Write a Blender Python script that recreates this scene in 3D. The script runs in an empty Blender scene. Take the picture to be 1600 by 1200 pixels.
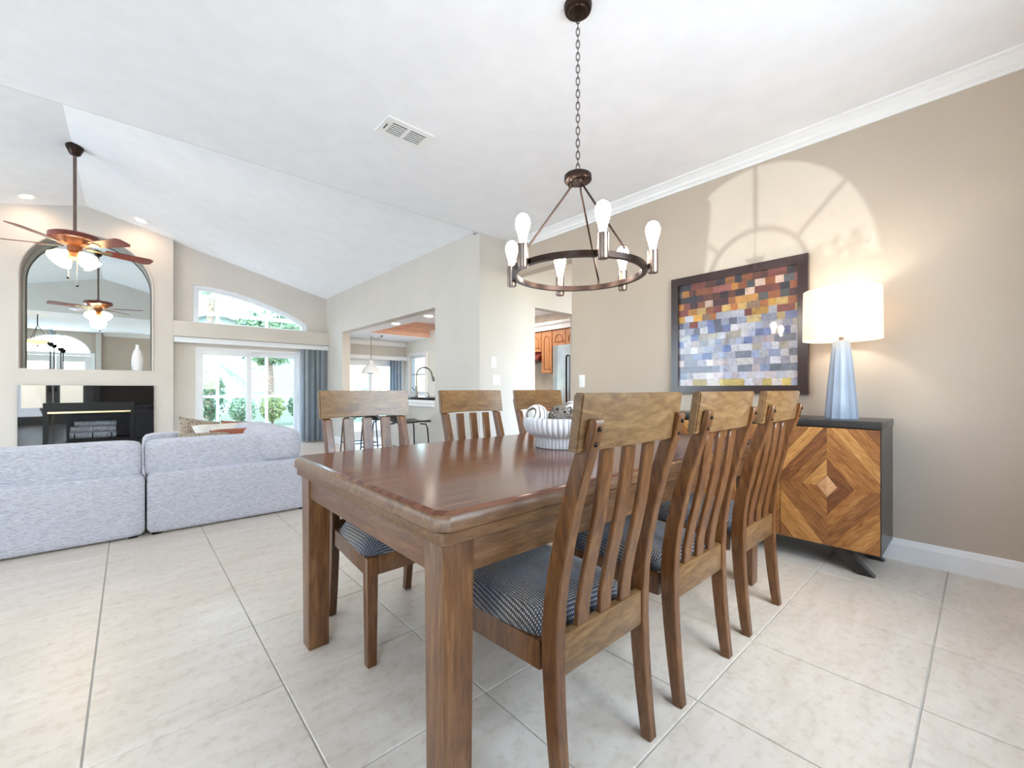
import bpy, bmesh, math, random
from mathutils import Vector, Matrix
from mathutils.geometry import tessellate_polygon
random.seed(7)
sc = bpy.context.scene
COL = sc.collection
PI = math.pi
R = math.radians

# ------------------------------------------------------------------ camera
TH = R(47.996)
cam = bpy.data.objects.new('camera', bpy.data.cameras.new('camera'))
COL.objects.link(cam)
cam.location = (0, 0, 1.059)
cam.rotation_euler = (PI / 2, 0, TH - PI / 2)
cam.data.sensor_width = 36
cam.data.lens = 664.65 * 36 / 1600
cam.data.shift_y = 7.5 / 1600
cam.data.clip_start = .02
sc.camera = cam

# ------------------------------------------------------------------ world, sun, daylight
world = bpy.data.worlds.new('sky')
sc.world = world
world.use_nodes = True
wn = world.node_tree.nodes
bg = wn['Background']
sky = wn.new('ShaderNodeTexSky')
sky.sky_type = 'NISHITA'
sky.sun_disc = False
sky.sun_elevation = R(38)
sky.sun_rotation = R(200)
world.node_tree.links.new(sky.outputs[0], bg.inputs[0])
bg.inputs[1].default_value = .62


def lamp(name, kind, loc, power, color=(1, 1, 1), aim=None, **kw):
    d = bpy.data.lights.new(name, kind)
    d.energy = power
    d.color = color
    for k, v in kw.items():
        setattr(d, k, v)
    o = bpy.data.objects.new(name, d)
    COL.objects.link(o)
    o.location = loc
    if aim is not None:
        o.rotation_euler = Vector(aim).to_track_quat('-Z', 'Y').to_euler()
    return o


DAY = (.78, .885, 1.0)
lamp('sun', 'SUN', (-8, 1, 3), .95, (.98, .99, 1), aim=(1, -.0573, -.004), angle=R(.35))
lamp('front_fill_light', 'AREA', (1.65, -.78, 1.62), 35, DAY, aim=(-.08, 1, .14), shape='RECTANGLE', size=1.7, size_y=1.6)  # light added behind the camera to brighten chairs, table and dining wall
lamp('front_door_daylight', 'AREA', (-1.65, -.80, 1.5), 74, DAY, aim=(.25, 1, .08), shape='RECTANGLE', size=1.5, size_y=2.5)
lamp('living_fill_light', 'AREA', (-4.15, 6.1, 1.45), 86, DAY, aim=(1, -.25, -.06), shape='RECTANGLE', size=3.4, size_y=2.2)  # light added from the left, behind an unseen added window
lamp('slider_daylight', 'AREA', (1.7, 9.75, 3.3), 110, DAY, aim=(0, -.75, -.65), shape='RECTANGLE', size=2.6, size_y=1.0)
lamp('nook_daylight', 'AREA', (4.05, 9.75, 3.0), 60, DAY, aim=(0, -.75, -.65), shape='RECTANGLE', size=1.6, size_y=1.0)

sc.view_settings.view_transform = 'Standard'
sc.view_settings.look = 'None'
sc.view_settings.gamma = 1
sc.view_settings.use_curve_mapping = False
sc.view_settings.exposure = 0.97
try:
    sc.cycles.max_bounces = 14
    sc.cycles.diffuse_bounces = 8
    sc.cycles.glossy_bounces = 5
    sc.cycles.transparent_max_bounces = 16
    sc.cycles.sample_clamp_indirect = 8
    sc.cycles.use_denoising = True
    sc.cycles.caustics_reflective = False
    sc.cycles.caustics_refractive = False
except Exception:
    pass


# ------------------------------------------------------------------ materials
def lin(c):
    r = []
    for v in c[:3]:
        v = v / 255
        r.append(v / 12.92 if v <= .04045 else ((v + .055) / 1.055) ** 2.4)
    return (*r, 1)


class NT:
    def __init__(s, name):
        s.m = bpy.data.materials.new(name)
        s.m.use_nodes = True
        s.t = s.m.node_tree
        s.n = s.t.nodes
        s.b = s.n['Principled BSDF']
        s.out = s.n['Material Output']

    def new(s, typ, **kw):
        n = s.n.new(typ)
        for k, v in kw.items():
            setattr(n, k, v)
        return n

    def link(s, a, b):
        s.t.links.new(a, b)

    def set(s, **kw):
        for k, v in kw.items():
            s.b.inputs[k.replace('_', ' ')].default_value = v

    def coords(s, scale=(1, 1, 1), rot=(0, 0, 0)):
        tc = s.new('ShaderNodeTexCoord')
        mp = s.new('ShaderNodeMapping')
        mp.inputs['Scale'].default_value = scale
        mp.inputs['Rotation'].default_value = rot
        s.link(tc.outputs['Object'], mp.inputs[0])
        return mp.outputs[0]

    def noise(s, vec, scale, detail=4, rough=.5, dist=0):
        n = s.new('ShaderNodeTexNoise')
        n.inputs['Scale'].default_value = scale
        n.inputs['Detail'].default_value = detail
        n.inputs['Roughness'].default_value = rough
        n.inputs['Distortion'].default_value = dist
        s.link(vec, n.inputs['Vector'])
        return n.outputs['Fac']

    def ramp(s, fac, stops):
        r = s.new('ShaderNodeValToRGB')
        e = r.color_ramp.elements
        while len(e) < len(stops):
            e.new(.5)
        for i, (p, c) in enumerate(stops):
            e[i].position = p
            e[i].color = lin(c)
        s.link(fac, r.inputs[0])
        return r.outputs[0]

    def bump(s, h, strength=.2, dist=.01):
        b = s.new('ShaderNodeBump')
        b.inputs['Strength'].default_value = strength
        b.inputs['Distance'].default_value = dist
        s.link(h, b.inputs['Height'])
        s.link(b.outputs[0], s.b.inputs['Normal'])

    def mix(s, fac, a, b, mode='MIX'):
        m = s.new('ShaderNodeMix', data_type='RGBA', blend_type=mode)
        if isinstance(fac, float):
            m.inputs[0].default_value = fac
        else:
            s.link(fac, m.inputs[0])
        for i, v in ((6, a), (7, b)):
            if isinstance(v, tuple):
                m.inputs[i].default_value = v
            else:
                s.link(v, m.inputs[i])
        return m.outputs[2]


def plain(name, rgb, rough=.5, metal=0, var=.06, vscale=6, bump=0, bscale=60, coat=0, spec=.5):
    t = NT(name)
    v = t.coords()
    a = tuple(min(255, c * (1 + var)) for c in rgb)
    d = tuple(c * (1 - var) for c in rgb)
    t.link(t.ramp(t.noise(v, vscale), [(.3, d), (.7, a)]), t.b.inputs['Base Color'])
    t.set(Roughness=rough, Metallic=metal)
    t.b.inputs['Coat Weight'].default_value = coat
    t.b.inputs['Specular IOR Level'].default_value = spec
    if bump:
        t.bump(t.noise(v, bscale, 3), bump, .004)
    return t.m


def wood(name, dark, mid, light, scale=(1, 1, 1), rough=.38, coat=.25, grain=14, spec=.5, dist=1.2, bump=.06):
    t = NT(name)
    v = t.coords(scale)
    n1 = t.noise(v, grain, 6 if dist > .5 else 2, .6, dist)
    n2 = t.noise(v, grain * 3.3, 3, .6, .3)
    c1 = t.ramp(n1, [(.28, dark), (.5, mid), (.72, light)])
    c2 = t.ramp(n2, [(.35, (196, 188, 178)), (.6, (255, 255, 255))])
    t.link(t.mix(.5, c1, c2, 'MULTIPLY'), t.b.inputs['Base Color'])
    t.set(Roughness=rough)
    t.b.inputs['Coat Weight'].default_value = coat
    t.b.inputs['Coat Roughness'].default_value = .25
    t.b.inputs['Specular IOR Level'].default_value = spec
    if bump:
        t.bump(n2, bump, .003)
    return t.m


def emis(name, rgb, strength):
    t = NT(name)
    t.b.inputs['Emission Color'].default_value = lin(rgb)
    t.b.inputs['Emission Strength'].default_value = strength
    t.b.inputs['Base Color'].default_value = lin(rgb)
    return t.m


def fresnel(t):
    """the same reflectance on the front and the back face of a thin sheet"""
    ge = t.new('ShaderNodeNewGeometry')
    mr = t.new('ShaderNodeMapRange')
    mr.inputs[3].default_value = 1.45
    mr.inputs[4].default_value = 1 / 1.45
    t.link(ge.outputs['Backfacing'], mr.inputs[0])
    fr = t.new('ShaderNodeFresnel')
    t.link(mr.outputs[0], fr.inputs[0])
    return fr


def glass(name, tint=(245, 250, 250), refl=.06):
    t = NT(name)
    tr = t.new('ShaderNodeBsdfTransparent')
    tr.inputs[0].default_value = lin(tint)
    gl = t.new('ShaderNodeBsdfGlossy')
    gl.inputs['Roughness'].default_value = .01
    fr = fresnel(t)
    mx = t.new('ShaderNodeMixShader')
    t.link(fr.outputs[0], mx.inputs[0])
    t.link(tr.outputs[0], mx.inputs[1])
    t.link(gl.outputs[0], mx.inputs[2])
    t.link(mx.outputs[0], t.out.inputs[0])
    return t.m


M = {}
M['ceiling'] = plain('ceiling_paint', (241, 243, 248), .9, var=.01, bump=.25, bscale=160)
M['wall'] = plain('greige_wall_paint', (206, 201, 195), .75, var=.015, vscale=2, bump=.15, bscale=120)
M['wall_tan'] = plain('tan_wall_paint', (190, 176, 161), .7, var=.015, vscale=2, bump=.15, bscale=120)
M['trim'] = plain('white_trim_paint', (238, 238, 238), .35, var=.01)
M['vinyl'] = plain('white_vinyl', (226, 230, 236), .35, var=.01)
M['salmon'] = plain('salmon_tray_paint', (222, 178, 156), .8, var=.02)
M['nook'] = plain('pale_nook_paint', (224, 225, 218), .8, var=.01)
M['glass'] = glass('window_glass')


def tile_mat():
    t = NT('porcelain_tile')
    v = t.coords((1, 1, 1))
    v2 = t.coords((1.3, 5.5, 1), (0, 0, .5))
    n = t.noise(v2, 2.2, 7, .62, .7)
    n2 = t.noise(v, 26, 5, .65, .2)
    c = t.ramp(n, [(.25, (208, 197, 182)), (.5, (218, 208, 195)), (.78, (228, 219, 208))])
    c2 = t.ramp(n2, [(.32, (236, 232, 228)), (.5, (255, 255, 255)), (.74, (255, 255, 255))])
    t.link(t.mix(.8, c, c2, 'MULTIPLY'), t.b.inputs['Base Color'])
    t.set(Roughness=.3)
    t.b.inputs['Specular IOR Level'].default_value = .5
    t.bump(n2, .05, .002)
    return t.m


M['tile'] = tile_mat()
M['grout'] = plain('grout', (184, 180, 173), .9, var=.05)
M['table_top'] = wood('table_top_walnut', (84, 46, 31), (107, 63, 44), (130, 86, 64), (.7, 12, 8), .15, .08, 3, .33, .15, .0)
M['table_leg'] = wood('table_leg_wood', (80, 47, 25), (110, 71, 40), (136, 97, 60), (6, 6, .8), .36, .3, 6)
M['table_apron'] = wood('table_apron_wood', (88, 58, 36), (114, 80, 52), (138, 104, 72), (.9, 6, 7), .4, .15, 6)
M['table_apron2'] = wood('table_end_apron_wood', (90, 56, 36), (110, 72, 48), (130, 92, 64), (6, .9, 7), .4, .15, 6)
M['chair_wood'] = wood('chair_wood', (70, 37, 14), (101, 61, 27), (128, 85, 44), (5, 5, .9), .34, .35, 8)
M['chair_crest'] = wood('chair_crest_wood', (92, 64, 37), (118, 87, 53), (140, 108, 71), (2, 8, 9), .36, .22, 4)
M['bolt'] = plain('dark_bolt', (40, 34, 30), .35, .8)


def tweed():
    t = NT('tweed_fabric')
    v = t.coords((1, 1, 1), (0, 0, R(3)))
    nz = t.noise(v, 150, 2)
    f = []
    for d in ('X', 'Y'):
        w_ = t.new('ShaderNodeTexWave', bands_direction=d)
        w_.inputs['Scale'].default_value = 48
        w_.inputs['Distortion'].default_value = .45
        w_.inputs['Detail Scale'].default_value = 6
        t.link(v, w_.inputs['Vector'])
        f.append(w_.outputs['Fac'])
    mu = t.new('ShaderNodeMath', operation='MULTIPLY')
    t.link(f[0], mu.inputs[0])
    t.link(f[1], mu.inputs[1])
    ad = t.new('ShaderNodeMath', operation='MULTIPLY_ADD')
    ad.inputs[1].default_value = .7
    t.link(nz, ad.inputs[0])
    t.link(mu.outputs[0], ad.inputs[2])
    w = t.ramp(ad.outputs[0], [(.25, (34, 36, 46)), (.5, (64, 64, 74)), (.78, (138, 133, 127)), (1.0, (196, 188, 176))])
    n2 = t.ramp(t.noise(v, 6, 3), [(.35, (150, 164, 206)), (.62, (255, 246, 234))])  # blue patches put reflected sky light into the fabric colour
    t.link(t.mix(.8, w, n2, 'MULTIPLY'), t.b.inputs['Base Color'])
    t.set(Roughness=.9)
    t.b.inputs['Sheen Weight'].default_value = .3
    t.bump(mu.outputs[0], .5, .004)
    return t.m


M['tweed'] = tweed()


def sofa_mat():
    t = NT('crinkled_upholstery')
    v = t.coords((1, 1, 5.5))
    n = t.noise(v, 34, 4, .6, .9)
    n2 = t.noise(v, 60, 3)
    c = t.ramp(n, [(.32, (168, 168, 182)), (.6, (216, 215, 224))])
    t.link(c, t.b.inputs['Base Color'])
    t.set(Roughness=.95)
    t.b.inputs['Sheen Weight'].default_value = .2
    t.bump(t.mix(.3, n, n2), .9, .016)
    return t.m


M['sofa'] = sofa_mat()
M['black_gloss'] = plain('black_granite', (9, 10, 14), .02, var=.3, vscale=40, spec=.6)
M['black_metal'] = plain('black_metal', (16, 16, 18), .35, .6)
M['brass'] = plain('pale_brass', (206, 186, 150), .3, 1)
M['copper'] = plain('aged_copper', (150, 96, 66), .4, .7)
M['soot'] = plain('firebox_soot', (34, 33, 34), .9, var=.3, vscale=9)
M['bronze'] = plain('dark_bronze', (58, 44, 38), .32, .85)
M['pewter'] = plain('brushed_pewter', (128, 112, 104), .3, 1)
M['steel'] = plain('brushed_steel', (196, 200, 204), .3, 1, var=.03)
M['chrome'] = plain('satin_nickel', (120, 114, 108), .25, 1)
M['black_wood'] = wood('ebonised_wood', (24, 20, 20), (34, 28, 27), (44, 37, 34), (1, 1, 6), .32, .2, 8)
M['frame_wood'] = wood('mahogany_frame', (34, 14, 11), (48, 21, 16), (60, 28, 21), (1, 2, 6), .22, .4, 8)
M['fan_wood'] = wood('fan_cherry_wood', (84, 26, 14), (120, 42, 24), (140, 60, 36), (4, 4, 4), .3, .4, 6)
M['oak'] = wood('honey_oak', (168, 104, 58), (198, 134, 82), (216, 158, 106), (6, 6, 1), .4, .2, 8)
M['shade'] = None
M['bowl'] = plain('bowl_ceramic', (214, 215, 219), .3, var=.01)
M['ceramic'] = plain('white_ceramic', (232, 233, 236), .22, var=.01)
M['lamp_base'] = plain('pale_blue_grey_ceramic', (150, 162, 180), .35, var=.03)
M['black_seat'] = plain('black_leatherette', (16, 16, 18), .4)
M['blind'] = plain('blue_grey_blind', (236, 238, 240), .6, var=.05)
M['blind_dark'] = plain('grey_blind', (150, 158, 166), .6, var=.05)
for _n in ('blind', 'blind_dark'):
    _t = M[_n].node_tree
    _tl = _t.nodes.new('ShaderNodeBsdfTranslucent')
    _tl.inputs[0].default_value = lin((205, 222, 236))
    _mx = _t.nodes.new('ShaderNodeMixShader')
    _mx.inputs[0].default_value = .45 if _n == 'blind' else .25
    _t.links.new(_t.nodes['Principled BSDF'].outputs[0], _mx.inputs[1])
    _t.links.new(_tl.outputs[0], _mx.inputs[2])
    _t.links.new(_mx.outputs[0], _t.nodes['Material Output'].inputs[0])
M['granite'] = plain('black_counter', (22, 20, 20), .12, var=.3, vscale=60)
M['cream'] = plain('cream_fabric', (226, 220, 210), .9, var=.05, bump=.4, bscale=90)
M['rust'] = plain('rust_leather', (152, 84, 54), .5, var=.1)
M['taupe'] = plain('patterned_taupe_fabric', (146, 132, 116), .9, var=.35, vscale=70, bump=.4, bscale=90)
M['plate'] = plain('white_plastic', (240, 240, 240), .3, var=.005)
M['dark'] = plain('dark_void', (14, 14, 15), .9)


def planks():
    ms = []
    for i, (d, m_, l) in enumerate([((118, 70, 30), (152, 98, 48), (184, 130, 74)), ((100, 58, 26), (134, 84, 42), (164, 112, 62)),
                                    ((140, 90, 42), (176, 122, 64), (204, 152, 92)), ((82, 46, 22), (116, 68, 34), (144, 92, 52)),
                                    ((160, 108, 66), (192, 142, 98), (214, 170, 128))]):
        for sgn in (1, -1):
            t = NT('reclaimed_plank_%d%s' % (i, 'a' if sgn > 0 else 'b'))
            v = t.coords((1, 1, 1), (R(45) * sgn, 0, 0))
            mp = t.new('ShaderNodeMapping')
            mp.inputs['Scale'].default_value = (6, 2.0, 14)
            mp.inputs['Location'].default_value = (i * 3.1, i * 1.7, sgn)
            t.link(v, mp.inputs[0])
            n1 = t.noise(mp.outputs[0], 3.2, 6, .65, 1.6)
            t.link(t.ramp(n1, [(.3, d), (.5, m_), (.7, l)]), t.b.inputs['Base Color'])
            t.set(Roughness=.45)
            t.bump(n1, .1, .003)
            ms.append(t.m)
    return ms


PLANK = planks()


def shade_mat():
    t = NT('linen_lamp_shade')
    df = t.new('ShaderNodeBsdfDiffuse')
    df.inputs[0].default_value = lin((245, 240, 232))
    tl = t.new('ShaderNodeBsdfTranslucent')
    tl.inputs[0].default_value = lin((255, 244, 228))
    n = t.noise(t.coords((1, 1, 1)), 220, 2)
    b = t.new('ShaderNodeBump')
    b.inputs['Strength'].default_value = .1
    t.link(n, b.inputs['Height'])
    t.link(b.outputs[0], df.inputs['Normal'])
    mx = t.new('ShaderNodeMixShader')
    mx.inputs[0].default_value = .5
    t.link(df.outputs[0], mx.inputs[1])
    t.link(tl.outputs[0], mx.inputs[2])
    t.link(mx.outputs[0], t.out.inputs[0])
    return t.m


M['shade'] = shade_mat()
M['bulb'] = emis('lit_edison_bulb', (255, 242, 230), 33)
M['fan_bulb'] = emis('lit_frosted_glass', (255, 226, 172), 3.2)
M['downlight'] = emis('lit_downlight', (255, 240, 222), 7)
M['amber'] = emis('lit_amber_glass', (255, 196, 120), 1.4)
_t = NT('mirror_silver')
_t.set(Metallic=1, Roughness=.005)
_v = _t.coords()
_t.link(_t.ramp(_t.noise(_v, 1), [(.2, (226, 236, 236)), (.8, (229, 238, 238))]), _t.b.inputs['Base Color'])
M['mirror'] = _t.m
M['clear'] = glass('clear_candle_glass', (238, 242, 244))
M['leaf'] = plain('green_leaf', (120, 148, 108), .6, var=.25, vscale=3)
M['leaf2'] = plain('pale_green_leaf', (168, 192, 158), .6, var=.25, vscale=3)
M['leaf3'] = plain('yellow_green_leaf', (176, 186, 126), .6, var=.2, vscale=3)
M['bark'] = plain('palm_bark', (150, 132, 118), .9, var=.25, vscale=12, bump=.5, bscale=30)
M['birch'] = plain('birch_bark', (238, 234, 230), .8, var=.22, vscale=22)
M['log_end'] = plain('log_end', (196, 176, 150), .8, var=.1)
M['paver'] = plain('patio_paver', (206, 202, 196), .8, var=.06)
M['cage'] = plain('white_aluminium', (232, 236, 240), .4, var=.01)
M['blue_house'] = plain('pale_blue_stucco', (186, 200, 206), .8, var=.03)
M['roof'] = plain('grey_roof_tile', (170, 172, 182), .8, var=.08)
M['lawn'] = plain('lawn', (176, 184, 150), .9, var=.15, vscale=20)
M['fridge_side'] = plain('grey_enamel', (120, 122, 126), .4)
M['backsplash'] = plain('beige_backsplash', (214, 200, 184), .5, var=.05)
M['hood'] = plain('oxblood_enamel', (110, 42, 34), .3)


# ------------------------------------------------------------------ mesh helpers
def wloc(o):
    v = Vector((0, 0, 0))
    while o is not None:
        v = v + o.location
        o = o.parent
    return v


def mk(name, verts, faces, mat, parent=None, smooth=False, local=False, fix=True):
    """link one mesh object; verts are world coordinates unless local"""
    off = Vector((0, 0, 0)) if (local or parent is None) else wloc(parent)
    me = bpy.data.meshes.new(name)
    me.from_pydata([Vector(v) - off for v in verts], [], faces)
    if fix:
        bm = bmesh.new()
        bm.from_mesh(me)
        bmesh.ops.recalc_face_normals(bm, faces=bm.faces)
        bm.to_mesh(me)
        bm.free()
    for m in (mat if isinstance(mat, list) else [mat]):
        me.materials.append(m)
    if smooth:
        for p in me.polygons:
            p.use_smooth = True
        if smooth != 'all':
            try:
                me.set_sharp_from_angle(angle=R(38))
            except Exception:
                pass
    o = bpy.data.objects.new(name, me)
    COL.objects.link(o)
    if parent is not None:
        o.parent = parent
    return o


def thing(name, loc, label, cat, group=None, rz=0):
    o = bpy.data.objects.new(name, None)
    o.empty_display_size = .1
    COL.objects.link(o)
    o.location = loc
    o.rotation_euler = (0, 0, rz)
    return tag(o, label, cat, group)


def tag(o, label, cat, group=None):
    o['label'] = label
    o['category'] = cat
    if group:
        o['group'] = group
    return o


def struct(o, label=None):
    o['kind'] = 'structure'
    if label:
        o['label'] = label
    return o


def sempty(name, loc, label=None):
    o = bpy.data.objects.new(name, None)
    COL.objects.link(o)
    o.location = loc
    return struct(o, label)


class MB:
    """collects simple solids into one mesh"""
    def __init__(s):
        s.v, s.f = [], []

    def add(s, v, f):
        k = len(s.v)
        s.v += [tuple(p) for p in v]
        s.f += [tuple(i + k for i in q) for q in f]
        return s

    def box(s, a, b, bev=0):
        v, f = boxvf(a, b, bev)
        return s.add(v, f)

    def go(s, name, mat, parent=None, smooth=False, **k):
        return mk(name, s.v, s.f, mat, parent, smooth, **k)


def boxvf(a, b, bev=0):
    x0, y0, z0 = a
    x1, y1, z1 = b
    if not bev:
        v = [(x, y, z) for x in (x0, x1) for y in (y0, y1) for z in (z0, z1)]
        return v, [(0, 1, 3, 2), (4, 6, 7, 5), (0, 4, 5, 1), (2, 3, 7, 6), (0, 2, 6, 4), (1, 5, 7, 3)]
    bm = bmesh.new()
    bmesh.ops.create_cube(bm, size=1)
    for p in bm.verts:
        p.co = Vector(((x0 + x1) / 2 + p.co.x * (x1 - x0), (y0 + y1) / 2 + p.co.y * (y1 - y0), (z0 + z1) / 2 + p.co.z * (z1 - z0)))
    bmesh.ops.bevel(bm, geom=bm.edges[:], offset=bev, segments=2, profile=.6, affect='EDGES')
    bm.verts.index_update()
    v = [tuple(p.co) for p in bm.verts]
    f = [tuple(q.index for q in fc.verts) for fc in bm.faces]
    bm.free()
    return v, f


def box(name, a, b, mat, parent=None, bev=0, **k):
    v, f = boxvf(a, b, bev)
    return mk(name, v, f, mat, parent, smooth=bool(bev), **k)


AX = {'X': lambda p, a: (a, p[0], p[1]), 'Y': lambda p, a: (p[0], a, p[1]), 'Z': lambda p, a: (p[0], p[1], a)}


def slabvf(outer, holes, axis, a0, a1):
    loops = [outer] + list(holes)
    tri = tessellate_polygon([[Vector((p[0], p[1], 0)) for p in L] for L in loops])
    flat = [p for L in loops for p in L]
    n = len(flat)
    m = AX[axis]
    v = [m(p, a0) for p in flat] + [m(p, a1) for p in flat]
    f = [tuple(t) for t in tri] + [tuple(i + n for i in reversed(t)) for t in tri]
    k = 0
    for L in loops:
        c = len(L)
        for i in range(c):
            j = (i + 1) % c
            f.append((k + i, k + j, k + j + n, k + i + n))
        k += c
    return v, f


def slab(name, outer, holes, axis, a0, a1, mat, parent=None, **k):
    v, f = slabvf(outer, holes, axis, a0, a1)
    return mk(name, v, f, mat, parent, **k)


def rect(x0, y0, x1, y1):
    return [(x0, y0), (x1, y0), (x1, y1), (x0, y1)]


def lathevf(prof, n=24, c=(0, 0, 0), sx=1, sy=1, rf=None):
    v, f = [], []
    for r, z in prof:
        for i in range(n):
            a = 2 * PI * i / n
            q = r * (rf(a) if rf else 1)
            v.append((c[0] + q * math.cos(a) * sx, c[1] + q * math.sin(a) * sy, c[2] + z))
    for k in range(len(prof) - 1):
        for i in range(n):
            j = (i + 1) % n
            f.append((k * n + i, k * n + j, (k + 1) * n + j, (k + 1) * n + i))
    f.append(tuple(range(n)))
    f.append(tuple(range((len(prof) - 1) * n, len(prof) * n)))
    return v, f


def lathe(name, prof, mat, parent=None, n=24, c=(0, 0, 0), smooth=True, **k):
    kk = {q: k.pop(q) for q in ('sx', 'sy', 'rf') if q in k}
    v, f = lathevf(prof, n, c, **kk)
    return mk(name, v, f, mat, parent, smooth, **k)


def tubevf(pts, r, n=8, closed=False):
    pts = [Vector(p) for p in pts]
    rs = r if isinstance(r, (list, tuple)) else [r] * len(pts)
    v, f = [], []
    m = len(pts)
    up = None
    for i, p in enumerate(pts):
        if closed:
            t = pts[(i + 1) % m] - pts[i - 1]
        else:
            t = pts[min(i + 1, m - 1)] - pts[max(i - 1, 0)]
        t.normalize()
        if up is None:
            up = Vector((0, 0, 1)) if abs(t.z) < .9 else Vector((1, 0, 0))
        s = t.cross(up).normalized()
        u = s.cross(t).normalized()
        up = u
        for k in range(n):
            a = 2 * PI * k / n
            v.append(p + (s * math.cos(a) + u * math.sin(a)) * rs[i])
    for i in range(m if closed else m - 1):
        i2 = (i + 1) % m
        for k in range(n):
            j = (k + 1) % n
            f.append((i * n + k, i * n + j, i2 * n + j, i2 * n + k))
    if not closed:
        f.append(tuple(range(n)))
        f.append(tuple(range((m - 1) * n, m * n)))
    return v, f


def tube(name, pts, r, mat, parent=None, n=8, closed=False, **k):
    v, f = tubevf(pts, r, n, closed)
    return mk(name, v, f, mat, parent, True, **k)


def spherevf(c, r, n=14, m=8, s=(1, 1, 1)):
    prof = [(max(r * math.sin(PI * i / m), 1e-4), -r * math.cos(PI * i / m)) for i in range(m + 1)]
    v, f = lathevf(prof, n)
    return [(c[0] + p[0] * s[0], c[1] + p[1] * s[1], c[2] + p[2] * s[2]) for p in v], f


def cushvf(a, b, e=.35, n=9, puff=.0):
    """rounded cushion filling box a..b (superellipsoid-like)"""
    v, f = [], []
    c = [(a[i] + b[i]) / 2 for i in range(3)]
    h = [(b[i] - a[i]) / 2 for i in range(3)]
    k = 0
    pts = {}
    bm = bmesh.new()
    bmesh.ops.create_cube(bm, size=2)
    bmesh.ops.subdivide_edges(bm, edges=bm.edges[:], cuts=n, use_grid_fill=True)
    p = 2 / e
    for w in bm.verts:
        x, y, z = w.co
        # blend cube and superellipsoid
        l = (abs(x) ** p + abs(y) ** p + abs(z) ** p) ** (1 / p)
        w.co = Vector((x / l, y / l, z / l))
        w.co = Vector((c[0] + w.co.x * h[0], c[1] + w.co.y * h[1], c[2] + w.co.z * h[2]))
    bm.verts.index_update()
    v = [tuple(w.co) for w in bm.verts]
    f = [tuple(q.index for q in fc.verts) for fc in bm.faces]
    bm.free()
    return v, f


def cushion(name, a, b, mat, parent=None, e=.3, n=9, **k):
    v, f = cushvf(a, b, e, n)
    return mk(name, v, f, mat, parent, 'all', **k)


def copy_tree(o, parent=None):
    c = o.copy()
    COL.objects.link(c)
    c.parent = parent
    for ch in [q for q in bpy.data.objects if q.parent == o]:
        copy_tree(ch, c)
    return c


# ================================================================== THE SETTING
XW, YF, YJ, XP, YB, YFP = 3.54, -.60, 3.90, 3.01, 9.07, 8.95
ZC = 2.86                                   # flat dining ceiling
RIDGE, ZR, ZE = -.47, 3.78, 2.90            # vault ridge and eave


def zroof(x):
    return ZE + (ZR - ZE) * ((XP - x) / (XP - RIDGE)) if x > RIDGE else ZR - (ZR - ZE) * (RIDGE - x) / (XP - RIDGE)


XL = RIDGE - (XP - RIDGE)                    # left living wall

# floor: grout bed plus individual tiles
S, GX, GY = .512, -.099, 3.2125
floor = struct(slab('floor', rect(-4.1, -.75, 6.1, 9.3), [], 'Z', -.06, -.004, M['grout']))
cT, sT = math.cos(TH), math.sin(TH)


def sofar(i, j):
    """camera depth of a tile centre when any corner is in view, else None"""
    best = None
    for a in (0, .5, 1):
        for b in (0, .5, 1):
            x, y = GX + S * (i + a), GY - S * (j + b)
            d = x * cT + y * sT
            if d > .5:
                u = 800 + 664.65 * (x * sT - y * cT) / d
                v = 607.5 + 664.65 * 1.059 / d
                if -40 < u < 1640 and v < 1240:
                    best = d if best is None else min(best, d)
    return best


near, rest = [], []
for i in range(-8, 13):
    for j in range(-12, 8):
        x0, y0 = GX + S * i, GY - S * (j + 1)
        if x0 > 6.0 or x0 < -4.0 or y0 < -.70 - S or y0 > 9.0:
            continue
        d = sofar(i, j)
        (near if d is not None else rest).append((d or 0, i, j))
near.sort()
rest += near[290:]
near = near[:290]
G = .0028


def tile_geo(x, y, z=0):
    a, b = x + G, x + S - G
    c_, d_ = y + G, y + S - G
    q = .0015
    v = [(a, c_, z - .006), (b, c_, z - .006), (b, d_, z - .006), (a, d_, z - .006),
         (a, c_, z - q), (b, c_, z - q), (b, d_, z - q), (a, d_, z - q),
         (a + q, c_ + q, z), (b - q, c_ + q, z), (b - q, d_ - q, z), (a + q, d_ - q, z)]
    f = [(8, 9, 10, 11)]
    for k in range(4):
        n_ = (k + 1) % 4
        f += [(k, n_, n_ + 4, k + 4), (k + 4, n_ + 4, n_ + 8, k + 8)]
    return v, f


mb = MB()
for _, i, j in rest:
    mb.add(*tile_geo(GX + S * i, GY - S * (j + 1)))
o = mb.go('tile_field', M['tile'], floor)
o['kind'] = 'stuff'
for _, i, j in near:
    v, f = tile_geo(GX + S * i, GY - S * (j + 1))
    mk('tile', v, f, M['tile'], floor, fix=False)

# ceilings
struct(slab('ceiling', rect(-2.95, YF - .15, 6.1, YJ), [], 'Z', ZC, ZC + .1, M['ceiling']))
xe = XP + .16
o = slab('ceiling', [(xe, zroof(xe)), (RIDGE, ZR), (XL - .16, zroof(XL - .16)), (XL - .16, zroof(XL - .16) + .12), (RIDGE, ZR + .12), (xe, zroof(xe) + .12)],
         [], 'Y', YJ, 9.6, M['ceiling'])
struct(o)
slab_g = slab('wall_gable', [(XP, ZC), (XP, zroof(XP)), (RIDGE, ZR), (XL, zroof(XL)), (XL, ZC)], [], 'Y', YJ + .0005, YJ + .005, M['wall'])
struct(slab_g)
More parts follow.
